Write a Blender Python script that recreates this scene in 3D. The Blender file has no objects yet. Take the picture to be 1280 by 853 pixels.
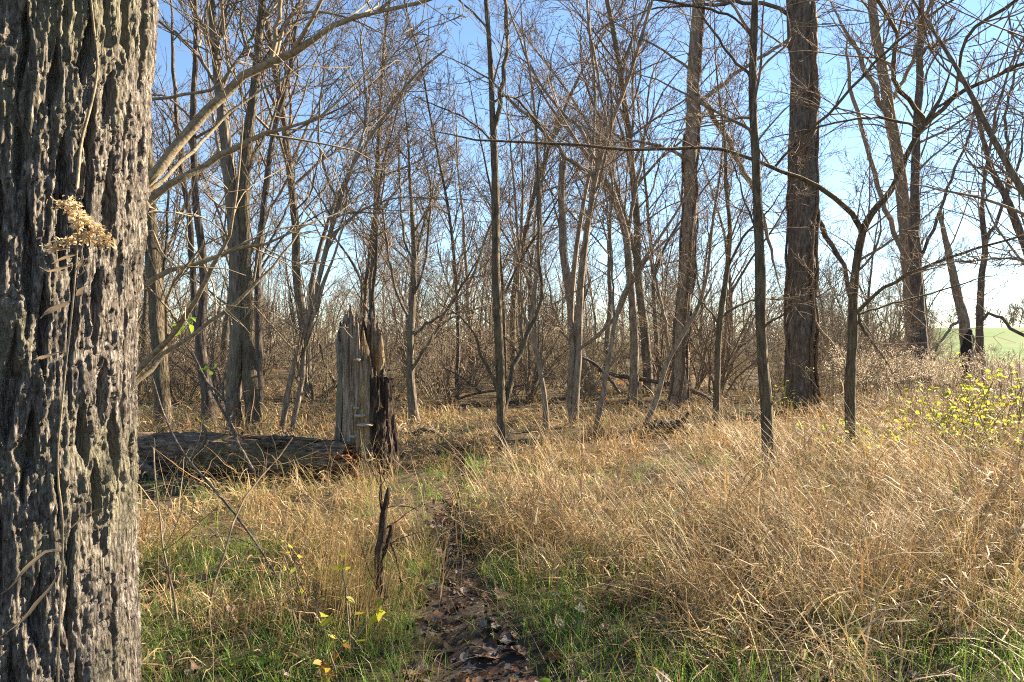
import bpy, math
import numpy as np
from math import radians, pi, sin, cos

rng = np.random.default_rng(7)
sc = bpy.context.scene
COL = sc.collection

# ------------------------------------------------------------------ camera, sky, sun, exposure
CAM_H, F, CX, CY = 1.5, 853.0, 640.0, 426.5
cam = bpy.data.cameras.new('camera')
cam.lens = 24.0; cam.sensor_width = 36.0; cam.clip_start = 0.05; cam.clip_end = 2000
co = bpy.data.objects.new('camera', cam); COL.objects.link(co)
co.location = (0, 0, CAM_H); co.rotation_euler = (radians(90), 0, 0)
sc.camera = co

SUN_AZ, SUN_EL = radians(58), radians(30)          # azimuth clockwise from the view direction (+Y)
w = bpy.data.worlds.new('World'); sc.world = w; w.use_nodes = True
nt = w.node_tree; nt.nodes.clear()
sky = nt.nodes.new('ShaderNodeTexSky'); sky.sky_type = 'NISHITA'; sky.sun_disc = False
sky.sun_elevation = SUN_EL; sky.sun_rotation = SUN_AZ
sky.air_density = 1.0; sky.dust_density = 0.0; sky.ozone_density = 3.0
bg = nt.nodes.new('ShaderNodeBackground'); bg.inputs['Strength'].default_value = 0.051
wo = nt.nodes.new('ShaderNodeOutputWorld')
tint = nt.nodes.new('ShaderNodeMixRGB'); tint.blend_type = 'MULTIPLY'; tint.inputs[0].default_value = 1.0; tint.inputs[2].default_value = (1.0, 1.0, 1.0, 1)
nt.links.new(sky.outputs[0], tint.inputs[1]); nt.links.new(tint.outputs[0], bg.inputs[0]); nt.links.new(bg.outputs[0], wo.inputs[0])
sun = bpy.data.lights.new('sun', 'SUN'); sun.energy = 5.0; sun.angle = radians(0.53); sun.color = (1.0, 0.86, 0.66)
so = bpy.data.objects.new('sun', sun); COL.objects.link(so)
so.rotation_euler = (radians(90) - SUN_EL, 0, pi - SUN_AZ)
sc.view_settings.view_transform = 'Standard'; sc.view_settings.look = 'None'
sc.view_settings.gamma = 1.0; sc.view_settings.use_curve_mapping = False
sc.view_settings.exposure = 2.34
sc.cycles.use_denoising = False
sc.cycles.filter_width = 1.1
sc.cycles.max_bounces = 5; sc.cycles.diffuse_bounces = 2; sc.cycles.transmission_bounces = 3
sc.cycles.transparent_max_bounces = 4; sc.cycles.glossy_bounces = 2
sc.cycles.caustics_reflective = False; sc.cycles.caustics_refractive = False

# ------------------------------------------------------------------ helpers
def at(px, py, d):                                  # photo pixel + depth -> world point
    return np.array([(px - CX) / F * d, d, CAM_H + (CY - py) / F * d])

def vnoise(x, y, z=0.0, seed=0):                    # smooth value noise, -1..1
    x, y, z = np.broadcast_arrays(np.asarray(x, float), np.asarray(y, float), np.asarray(z, float))
    ix, iy, iz = np.floor(x).astype(np.int64), np.floor(y).astype(np.int64), np.floor(z).astype(np.int64)
    fx, fy, fz = x - ix, y - iy, z - iz
    fx, fy, fz = [f * f * (3 - 2 * f) for f in (fx, fy, fz)]
    def h(a, b, c):
        n = (a * 374761393 + b * 668265263 + c * 2147483647 + seed * 1274126177) & 0xffffffff
        n = ((n ^ (n >> 13)) * 1274126177) & 0xffffffff
        n = ((n ^ (n >> 16)) * 2246822519) & 0xffffffff
        return ((n ^ (n >> 15)) & 0xffffff) / float(0x7fffff) - 1.0
    r = 0
    for dx in (0, 1):
        for dy in (0, 1):
            for dz in (0, 1):
                r = r + h(ix + dx, iy + dy, iz + dz) * (fx if dx else 1 - fx) * (fy if dy else 1 - fy) * (fz if dz else 1 - fz)
    return r

def fbm(x, y, z=0.0, o=4, seed=0):
    a, s, r = 1.0, 0.0, 0
    for i in range(o):
        k = 2.03 ** i
        r = r + a * vnoise(np.asarray(x) * k, np.asarray(y) * k, np.asarray(z) * k, seed + i * 17); s += a; a *= 0.5
    return r / s

def worley(u, v, seed=0, wrap=None):                # F1, F2 of a jittered grid
    iu, iv = np.floor(u).astype(np.int64), np.floor(v).astype(np.int64)
    f1 = np.full(u.shape, 9.0); f2 = np.full(u.shape, 9.0)
    for du in (-1, 0, 1):
        for dv in (-1, 0, 1):
            cu, cv = iu + du, iv + dv
            hu = cu % wrap if wrap else cu
            n = (hu * 374761393 + cv * 668265263 + seed * 974126177) & 0xffffffff
            n = ((n ^ (n >> 13)) * 1274126177) & 0xffffffff
            n = (n ^ (n >> 16)) & 0xffffffff
            ju = (n & 0xffff) / 65535.0; jv = ((n >> 16) & 0xffff) / 65535.0
            d = np.hypot(cu + ju - u, cv + jv - v)
            m = d < f1
            f2 = np.where(m, f1, np.minimum(f2, d)); f1 = np.where(m, d, f1)
    return f1, f2

def sstep(a, b, x):
    t = np.clip((x - a) / (b - a), 0, 1); return t * t * (3 - 2 * t)

def link_mesh(name, V, faces, mat, parent=None, smooth=True, attrs=None):
    """faces: list of (m,k) integer arrays"""
    V = np.asarray(V, np.float32)
    me = bpy.data.meshes.new(name)
    tot = [f for f in faces if len(f)]
    loops = np.concatenate([f.ravel() for f in tot]).astype(np.int32)
    sizes = np.concatenate([np.full(len(f), f.shape[1], np.int32) for f in tot])
    starts = np.concatenate([[0], np.cumsum(sizes)[:-1]]).astype(np.int32)
    me.vertices.add(len(V)); me.vertices.foreach_set('co', V.ravel())
    me.loops.add(len(loops)); me.loops.foreach_set('vertex_index', loops)
    me.polygons.add(len(sizes)); me.polygons.foreach_set('loop_start', starts); me.polygons.foreach_set('loop_total', sizes)
    if smooth: me.polygons.foreach_set('use_smooth', np.ones(len(sizes), bool))
    if attrs is not None:
        for an, c in attrs.items():
            a = me.color_attributes.new(an, 'FLOAT_COLOR', 'POINT')
            c = np.asarray(c, np.float32)
            if c.shape[1] == 3: c = np.concatenate([c, np.ones((len(c), 1), np.float32)], 1)
            a.data.foreach_set('color', c.ravel())
    me.update(calc_edges=True); me.validate()
    if mat is not None: me.materials.append(mat)
    o = bpy.data.objects.new(name, me); COL.objects.link(o)
    if parent is not None: o.parent = parent
    return o

def tag(o, label=None, cat=None, group=None, kind=None):
    if label: o['label'] = label
    if cat: o['category'] = cat
    if group: o['group'] = group
    if kind: o['kind'] = kind
    return o

def empty(name, loc, label, cat, group=None):
    o = bpy.data.objects.new(name, None); COL.objects.link(o)
    o.location = tuple(float(v) for v in loc); o.empty_display_size = 0.1
    return tag(o, label, cat, group)

def copy_tree(root, loc, rz, scale, label=None, group=None):
    r = root.copy(); COL.objects.link(r)
    r.location = tuple(float(v) for v in loc); r.rotation_euler = (0, 0, float(rz)); r.scale = (scale[0], scale[0], scale[1])
    if label: r['label'] = label
    if group: r['group'] = group
    for ch in [c for c in root.children]:
        c = ch.copy(); COL.objects.link(c); c.parent = r
        for g in ch.children:
            d = g.copy(); COL.objects.link(d); d.parent = c
    return r

class TB:
    """collects tubes; all tubes of one add() share point count"""
    def __init__(s): s.V = []; s.Fq = []; s.Ft = []; s.n = 0
    def add(s, P, R, sides=3, wob=0.0, cap=False):
        P = np.asarray(P, float); R = np.asarray(R, float)
        if P.ndim == 2: P = P[None]; R = R[None]
        m, n = R.shape
        if m == 0: return s
        T = np.gradient(P, axis=1); T /= np.linalg.norm(T, axis=2, keepdims=True) + 1e-9
        mean = P[:, -1] - P[:, 0]; mean /= np.linalg.norm(mean, axis=1, keepdims=True) + 1e-9
        ref = np.where(np.abs(mean[:, 2:3]) > 0.6, np.array([[1., 0.03, 0]]), np.array([[0., 0.05, 1.]]))
        A = np.cross(T, ref[:, None]); A /= np.linalg.norm(A, axis=2, keepdims=True) + 1e-9
        B = np.cross(T, A)
        th = np.arange(sides) * 2 * pi / sides
        RR = np.repeat(R[:, :, None], sides, 2)
        if wob:
            tt = th[None, None, :]
            RR = RR * (1 + wob * fbm(np.cos(tt) * 1.4 + P[:, :, :1] * 3, np.sin(tt) * 1.4, P[:, :, 2:3] * 3.2, 3, 5)
                       + 0.6 * wob * vnoise(np.cos(tt) * 4, np.sin(tt) * 4, P[:, :, 2:3] * 9, 8))
        W = P[:, :, None] + RR[..., None] * (A[:, :, None] * np.cos(th)[None, None, :, None] + B[:, :, None] * np.sin(th)[None, None, :, None])
        base = s.n + np.arange(m)[:, None, None] * n * sides
        i = np.arange(n - 1)[None, :, None] * sides; j = np.arange(sides)[None, None, :]; j2 = (j + 1) % sides
        q = np.stack([base + i + j, base + i + j2, base + i + sides + j2, base + i + sides + j], -1).reshape(-1, 4)
        s.V.append(W.reshape(-1, 3)); s.Fq.append(q)
        if cap:
            for e in (0, n - 1):
                b = s.n + np.arange(m)[:, None] * n * sides + e * sides + np.arange(sides)[None]
                c = P[:, e]
                ci = s.n + m * n * sides + (0 if e == 0 else m) + np.arange(m)[:, None]
                s.V.append(c)
                s.Ft.append(np.stack([b, np.roll(b, -1, 1), np.repeat(ci, sides, 1)], -1).reshape(-1, 3))
            s.n += 2 * m
        s.n += m * n * sides
        return s
    def raw(s, V, q=None, t=None):
        if q is not None: s.Fq.append(np.asarray(q) + s.n)
        if t is not None: s.Ft.append(np.asarray(t) + s.n)
        s.V.append(np.asarray(V, float)); s.n += len(V); return s
    def build(s, name, mat, parent=None, origin=(0, 0, 0), smooth=True):
        if not s.V: return None
        V = np.concatenate(s.V) - np.asarray(origin, float)
        return link_mesh(name, V, s.Fq + s.Ft, mat, parent, smooth)

def chaikin(p, k=2):
    p = np.asarray(p, float)
    for _ in range(k):
        q = 0.75 * p[:-1] + 0.25 * p[1:]; r = 0.25 * p[:-1] + 0.75 * p[1:]
        o = np.empty((2 * len(q), p.shape[1])); o[0::2] = q; o[1::2] = r
        p = np.vstack([p[:1], o, p[-1:]])
    return p

def resample(p, n):
    s = np.concatenate([[0], np.cumsum(np.linalg.norm(np.diff(p[:, :3], axis=0), axis=1))])
    t = np.linspace(0, s[-1], n)
    return np.stack([np.interp(t, s, p[:, k]) for k in range(p.shape[1])], 1)

# ------------------------------------------------------------------ vectorised branch growth
def grow(S, D, L, R, n, jit, trop, tip=0.35, rg=rng, minr=0.0026, wander=None):
    m = len(L); P = np.empty((m, n, 3)); P[:, 0] = S
    d = D / (np.linalg.norm(D, axis=1, keepdims=True) + 1e-9)
    w = rg.normal(0, 1, (m, 3)) * jit * 0.6
    for i in range(1, n):
        d = d + rg.normal(0, 1, (m, 3)) * jit + w
        d[:, 2] += trop
        d /= np.linalg.norm(d, axis=1, keepdims=True) + 1e-9
        P[:, i] = P[:, i - 1] + d * (L / (n - 1))[:, None]
    t = np.linspace(0, 1, n)
    RR = np.maximum(R[:, None] * (1 - t[None] * (1 - tip)), minr)
    return P, RR

def kids(P, R, Lp, cnt, t0, t1, ang, ratio, rfac, rg=rng, up=0.25, maxslim=0.017, Lmax=9.9, Lmin=.05):
    """cnt: mean children per branch -> starts, dirs, lengths, radii"""
    m, n, _ = P.shape
    c = rg.poisson(cnt, m) if np.isscalar(cnt) else rg.poisson(cnt)
    idx = np.repeat(np.arange(m), c); k = len(idx)
    t = rg.uniform(t0, t1, k); f = t * (n - 1); i = np.minimum(f.astype(int), n - 2); f = f - i
    S = P[idx, i] * (1 - f[:, None]) + P[idx, i + 1] * f[:, None]
    r = R[idx, i] * (1 - f) + R[idx, i + 1] * f
    T = P[idx, i + 1] - P[idx, i]; T /= np.linalg.norm(T, axis=1, keepdims=True) + 1e-9
    q = rg.normal(0, 1, (k, 3)); q[:, 2] += up
    q -= T * np.sum(q * T, 1, keepdims=True); q /= np.linalg.norm(q, axis=1, keepdims=True) + 1e-9
    a = rg.uniform(*ang, k)
    D = T * np.cos(a)[:, None] + q * np.sin(a)[:, None]
    L = np.clip(Lp[idx] * ratio * (1.15 - 0.7 * t) * rg.uniform(0.55, 1.3, k), Lmin, Lmax)
    Rc = np.minimum(r * rfac, L * maxslim)
    return S, D, L, Rc

def ramify(tb, P, R, Lp, lv, rg, twig=1.0):
    """add lv more levels of finer branches growing on the branches P"""
    spec = [(7 * twig, .18, 1., (.5, 1.05), .5, .6, 6, 4, .13, .05),
            (5 * twig, .12, 1., (.45, 1.0), .55, .6, 4, 3, .13, .04),
            (3.4 * twig, .1, 1., (.45, 1.0), .55, .65, 3, 3, .15, .03)]
    for (cnt, t0, t1, ang, ratio, rf, n, sides, jit, trop) in spec[:lv] if lv > 0 else []:
        S, D, L, Rc = kids(P, R, Lp, cnt, t0, t1, ang, ratio, rf, rg)
        if len(L) == 0: return
        P, R = grow(S, D, L, Rc, n, jit, trop, rg=rg); Lp = L
        tb.add(P, R, sides)

# ------------------------------------------------------------------ materials
def mat_new(name):
    m = bpy.data.materials.new(name); m.use_nodes = True
    t = m.node_tree; t.nodes.clear()
    return m, t, (lambda k: t.nodes.new('ShaderNode' + k)), t.links.new

def ramp(t, stops, interp='LINEAR'):
    r = t.nodes.new('ShaderNodeValToRGB'); e = r.color_ramp.elements; r.color_ramp.interpolation = interp
    while len(e) < len(stops): e.new(0.5)
    for el, (p, c) in zip(e, stops): el.position = p; el.color = (*c, 1)
    return r

def bark_mat(name, cols, scale=(14, 14, 2.2), bump=0.6, dist=0.02, lichen=None, rough=.9, coord='Object'):
    m, t, N, K = mat_new(name)
    tc = N('TexCoord'); mp = N('Mapping'); mp.inputs['Scale'].default_value = scale
    K(tc.outputs[coord], mp.inputs[0])
    n1 = N('TexNoise'); n1.inputs['Scale'].default_value = 1.6; n1.inputs['Detail'].default_value = 7; n1.inputs['Roughness'].default_value = .68
    K(mp.outputs[0], n1.inputs['Vector'])
    vo = N('TexVoronoi'); vo.feature = 'DISTANCE_TO_EDGE'; vo.inputs['Scale'].default_value = 1.3
    mixv = N('MixRGB'); mixv.blend_type = 'ADD'; mixv.inputs[0].default_value = .45
    K(mp.outputs[0], mixv.inputs[1]); K(n1.outputs['Color'], mixv.inputs[2]); K(mixv.outputs[0], vo.inputs['Vector'])
    r = ramp(t, [(0.36 + 0.28 * i / (len(cols) - 1), c) for i, c in enumerate(cols)]); K(n1.outputs[0], r.inputs[0])
    col = r.outputs[0]
    if lichen:
        n2 = N('TexNoise'); n2.inputs['Scale'].default_value = 2.3; n2.inputs['Detail'].default_value = 5; K(tc.outputs[coord], n2.inputs['Vector'])
        r2 = ramp(t, [(0.5, (0, 0, 0)), (0.66, (1, 1, 1))]); K(n2.outputs[0], r2.inputs[0])
        mx = N('MixRGB'); K(r2.outputs[0], mx.inputs[0]); K(col, mx.inputs[1]); mx.inputs[2].default_value = (*lichen, 1); col = mx.outputs[0]
    p = N('BsdfPrincipled'); p.inputs['Roughness'].default_value = rough; p.inputs['Specular IOR Level'].default_value = .2
    K(col, p.inputs['Base Color'])
    mh = N('Math'); mh.operation = 'MULTIPLY_ADD'; K(vo.outputs['Distance'], mh.inputs[0]); mh.inputs[1].default_value = 1.2; K(n1.outputs[0], mh.inputs[2])
    b = N('Bump'); b.inputs['Strength'].default_value = bump; b.inputs['Distance'].default_value = dist
    K(mh.outputs[0], b.inputs['Height']); K(b.outputs[0], p.inputs['Normal'])
    o = N('OutputMaterial'); K(p.outputs[0], o.inputs[0]); return m

def attr_mat(name, trans=0.3, rough=.7, spec=.25, tint=(1, 1, 1)):
    m, t, N, K = mat_new(name)
    a = N('Attribute'); a.attribute_name = 'col'
    p = N('BsdfPrincipled'); p.inputs['Roughness'].default_value = rough; p.inputs['Specular IOR Level'].default_value = spec
    K(a.outputs['Color'], p.inputs['Base Color'])
    tr = N('BsdfTranslucent'); K(a.outputs['Color'], tr.inputs['Color'])
    mx = N('MixShader'); mx.inputs[0].default_value = trans; K(p.outputs[0], mx.inputs[1]); K(tr.outputs[0], mx.inputs[2])
    o = N('OutputMaterial'); K(mx.outputs[0], o.inputs[0]); return m

def leaf_mat(name, cols, trans=.4, scale=9.0):
    m, t, N, K = mat_new(name)
    oi = N('ObjectInfo'); tc = N('TexCoord'); n = N('TexNoise'); n.inputs['Scale'].default_value = scale; n.inputs['Detail'].default_value = 4
    K(tc.outputs['Object'], n.inputs['Vector'])
    ad = N('Math'); ad.operation = 'MULTIPLY_ADD'; K(n.outputs[0], ad.inputs[0]); ad.inputs[1].default_value = .5; K(oi.outputs['Random'], ad.inputs[2])
    sb = N('Math'); sb.operation = 'MULTIPLY'; K(ad.outputs[0], sb.inputs[0]); sb.inputs[1].default_value = .68
    r = ramp(t, [(i / (len(cols) - 1), c) for i, c in enumerate(cols)]); K(sb.outputs[0], r.inputs[0])
    p = N('BsdfPrincipled'); p.inputs['Roughness'].default_value = .6; p.inputs['Specular IOR Level'].default_value = .3; K(r.outputs[0], p.inputs['Base Color'])
    tr = N('BsdfTranslucent'); K(r.outputs[0], tr.inputs['Color'])
    mx = N('MixShader'); mx.inputs[0].default_value = trans; K(p.outputs[0], mx.inputs[1]); K(tr.outputs[0], mx.inputs[2])
    o = N('OutputMaterial'); K(mx.outputs[0], o.inputs[0]); return m

BARK_BIG = bark_mat('deep_furrowed_bark', [(.06, .046, .035), (.125, .103, .082), (.205, .177, .146), (.34, .303, .255)], (60, 60, 14), 1.0, .022, (.19, .172, .112))
BARK_GREY = bark_mat('grey_bark', [(.075, .058, .04), (.15, .12, .088), (.24, .20, .15)], (16, 16, 3), .8, .03, (.17, .155, .09))
BARK_OLIVE = bark_mat('olive_bark', [(.07, .052, .034), (.145, .112, .073), (.25, .197, .13)], (20, 20, 4), 1., .06, (.19, .155, .092))
BARK_DARK = bark_mat('dark_bark', [(.055, .043, .033), (.12, .095, .074), (.205, .17, .135)], (14, 14, 3), .9, .04)
BARK_PALE = bark_mat('pale_bark', [(.11, .085, .06), (.22, .172, .122), (.33, .265, .19)], (14, 14, 4), .5, .015)
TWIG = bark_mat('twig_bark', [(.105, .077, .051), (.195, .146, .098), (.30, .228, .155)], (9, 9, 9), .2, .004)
TWIG_PALE = bark_mat('sunlit_limb_bark', [(.14, .105, .065), (.235, .185, .115), (.32, .26, .17)], (30, 30, 30), .35, .006)  # the tan of sunlit limbs put into the bark colour
VINE = bark_mat('hairy_vine', [(.07, .045, .028), (.15, .10, .065), (.23, .165, .11)], (40, 40, 8), .9, .02)
WOOD_GREY = bark_mat('weathered_grey_wood', [(.11, .077, .052), (.26, .196, .138), (.44, .355, .26)], (30, 30, 1.3), 1., .03)
SLAB = bark_mat('rotted_dark_bark', [(.016, .011, .008), (.045, .030, .021), (.13, .09, .063)], (12, 12, 3), 1., .04)
WOOD_OCHRE = bark_mat('rotten_ochre_wood', [(.14, .09, .045), (.29, .20, .105), (.42, .33, .19)], (26, 26, 3), .8, .02)
WOOD_RED = bark_mat('crumbly_red_rot', [(.11, .045, .02), (.24, .105, .045), (.36, .19, .09)], (16, 16, 12), .9, .03)
BARK_LOG = bark_mat('old_log_bark', [(.07, .043, .026), (.155, .10, .062), (.26, .18, .115), (.38, .29, .20)], (5, 22, 22), 1., .05, (.15, .13, .06))
CHAR = bark_mat('charred_wood', [(.012, .010, .009), (.035, .028, .024), (.07, .055, .045)], (18, 18, 5), .9, .03)
FUNGUS = bark_mat('bracket_fungus', [(.25, .185, .12), (.39, .305, .21), (.52, .43, .32)], (30, 30, 60), .4, .004)
GRASS = attr_mat('dry_grass', .26, .6, .25)
GREEN = attr_mat('green_grass', .45, .5, .4)
LITTER = attr_mat('leaf_litter', .15, .9, .05)
FLUFF = attr_mat('dry_seed_fluff', .5, .9, .05)
YELLOW = leaf_mat('yellow_green_leaf', [(.20, .26, .03), (.42, .42, .04), (.58, .52, .06), (.50, .40, .05)], .5)
ORANGE = leaf_mat('orange_brown_leaf', [(.30, .10, .02), (.50, .22, .03), (.42, .16, .03)], .4)
LEAFGREEN = leaf_mat('fresh_green_leaf', [(.10, .20, .02), (.28, .42, .04), (.40, .50, .06)], .5)
FALLEN = leaf_mat('fallen_brown_leaf', [(.07, .04, .025), (.15, .08, .045), (.20, .135, .095), (.19, .165, .15), (.26, .15, .075)], .15, 14)
PLUME = leaf_mat('golden_seed_plume', [(.48, .34, .17), (.68, .53, .31), (.58, .42, .22)], .4, 60)  # brighter than the dry leaves so the plume looks sunlit
DRYLEAF = leaf_mat('dry_tan_leaf', [(.25, .16, .085), (.48, .36, .22), (.30, .20, .11)], .35, 40)

def ground_mat(name, stops, scale, bump=.8, stops2=None, s2=.35):
    m, t, N, K = mat_new(name)
    tc = N('TexCoord')
    n1 = N('TexNoise'); n1.inputs['Scale'].default_value = scale; n1.inputs['Detail'].default_value = 10; n1.inputs['Roughness'].default_value = .7
    K(tc.outputs['Object'], n1.inputs['Vector'])
    r = ramp(t, stops); K(n1.outputs[0], r.inputs[0]); col = r.outputs[0]
    if stops2:
        n2 = N('TexNoise'); n2.inputs['Scale'].default_value = s2; n2.inputs['Detail'].default_value = 5; K(tc.outputs['Object'], n2.inputs['Vector'])
        f = ramp(t, [(.42, (0, 0, 0)), (.6, (1, 1, 1))]); K(n2.outputs[0], f.inputs[0])
        r2 = ramp(t, stops2); K(n1.outputs[0], r2.inputs[0])
        mx = N('MixRGB'); K(f.outputs[0], mx.inputs[0]); K(col, mx.inputs[1]); K(r2.outputs[0], mx.inputs[2]); col = mx.outputs[0]
    p = N('BsdfPrincipled'); p.inputs['Roughness'].default_value = .95; p.inputs['Specular IOR Level'].default_value = .1; K(col, p.inputs['Base Color'])
    b = N('Bump'); b.inputs['Strength'].default_value = bump; b.inputs['Distance'].default_value = .05; K(n1.outputs[0], b.inputs['Height']); K(b.outputs[0], p.inputs['Normal'])
    o = N('OutputMaterial'); K(p.outputs[0], o.inputs[0]); return m

EARTH = ground_mat('woodland_floor', [(.3, (.022, .017, .012)), (.5, (.055, .042, .027)), (.7, (.12, .09, .055))], 6.0, .9,
                   [(.3, (.03, .025, .014)), (.5, (.085, .066, .038)), (.7, (.17, .13, .075))], .5)
DIRT = ground_mat('bare_dark_soil', [(.3, (.028, .022, .018)), (.5, (.06, .047, .038)), (.72, (.12, .095, .075))], 14.0, .5)
MEADOW = ground_mat('green_meadow_turf', [(.3, (.045, .095, .016)), (.6, (.08, .145, .025)), (.75, (.12, .17, .035))], .6, .4, [(.3, (.06, .10, .02)), (.7, (.12, .155, .038))], .06)

# ------------------------------------------------------------------ ground
def pathx(y):
    return np.interp(y, [0, 2, 3, 4.4, 6, 7.4, 9.6, 12.5, 16, 22], [.15, .04, -.10, -.32, -.60, -.58, -.74, -.92, -1.2, -1.0])
def pathw(y):
    return np.interp(y, [0, 3, 4.4, 6, 8, 10, 14, 22], [.44, .34, .165, .10, .085, .08, .07, .06])
def gz(x, y):
    x = np.asarray(x, float); y = np.asarray(y, float)
    z = .07 * vnoise(x * .35 + 3, y * .35, 0, 3) + .03 * vnoise(x * 1.1, y * 1.1, 0, 4)
    z = z * sstep(.5, 5, np.hypot(x, y))
    d = np.abs(x - pathx(y)) / pathw(y) + .35 * vnoise(x * 2.5, y * 2.5, 0, 92)
    z = z - .05 * (1 - sstep(.5, 1.7, d)) * (1 - sstep(14, 22, y))
    return z

def grid(xs, ys, zf):
    X, Y = np.meshgrid(xs, ys); V = np.stack([X, Y, zf(X, Y)], -1).reshape(-1, 3)
    a, b = len(xs), len(ys); i = np.arange(b - 1)[:, None] * a + np.arange(a - 1)[None]
    return V, np.stack([i, i + 1, i + a + 1, i + a], -1).reshape(-1, 4)

xs = np.concatenate([-np.geomspace(900, 10, 24), np.linspace(-9.5, 9.5, 115), np.geomspace(10, 900, 24)])
ys = np.concatenate([-np.geomspace(900, 3, 18), np.linspace(-2.7, 17, 115), np.geomspace(17.5, 900, 34)])
V, q = grid(xs, ys, lambda X, Y: gz(X, Y) + .02 * vnoise(X * 5, Y * 5, 0, 9) * (np.hypot(X, Y) < 25))
tag(link_mesh('ground', V, [q], EARTH), kind='structure')

ys = np.linspace(-1.5, 17, 200); us = np.linspace(-1, 1, 15)
Y, U = np.meshgrid(ys, us, indexing='ij')
wv = pathw(Y) * (1.1 + .35 * vnoise(Y * 2.2, U * 0 + np.sign(U) * 7, 0, 21))
X = pathx(Y) + U * wv
V = np.stack([X, Y, gz(X, Y) + .02 * vnoise(X * 5, Y * 5, 0, 9) + .012 * (1 - U ** 2) - .001 + .006 * fbm(X * 9, Y * 9, 0, 3, 5)], -1).reshape(-1, 3)
i = np.arange(199)[:, None] * 15 + np.arange(14)[None]
tag(link_mesh('footpath', V, [np.stack([i, i + 1, i + 16, i + 15], -1).reshape(-1, 4)], DIRT), kind='structure')

def meadow_z(x, y):
    r = np.hypot(x, y); return .03 + 4.6 * sstep(45, 190, r) + .25 * vnoise(x * .03, y * .03, 0, 2)
rr = np.geomspace(40, 420, 40); aa = np.radians(np.linspace(30.5, 78, 40))
Rr, Aa = np.meshgrid(rr, aa, indexing='ij'); X = Rr * np.sin(Aa); Y = Rr * np.cos(Aa)
V = np.stack([X, Y, meadow_z(X, Y)], -1).reshape(-1, 3); i = np.arange(39)[:, None] * 40 + np.arange(39)[None]
tag(link_mesh('meadow', V, [np.stack([i, i + 1, i + 41, i + 40], -1).reshape(-1, 4)], MEADOW), kind='structure')

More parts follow.
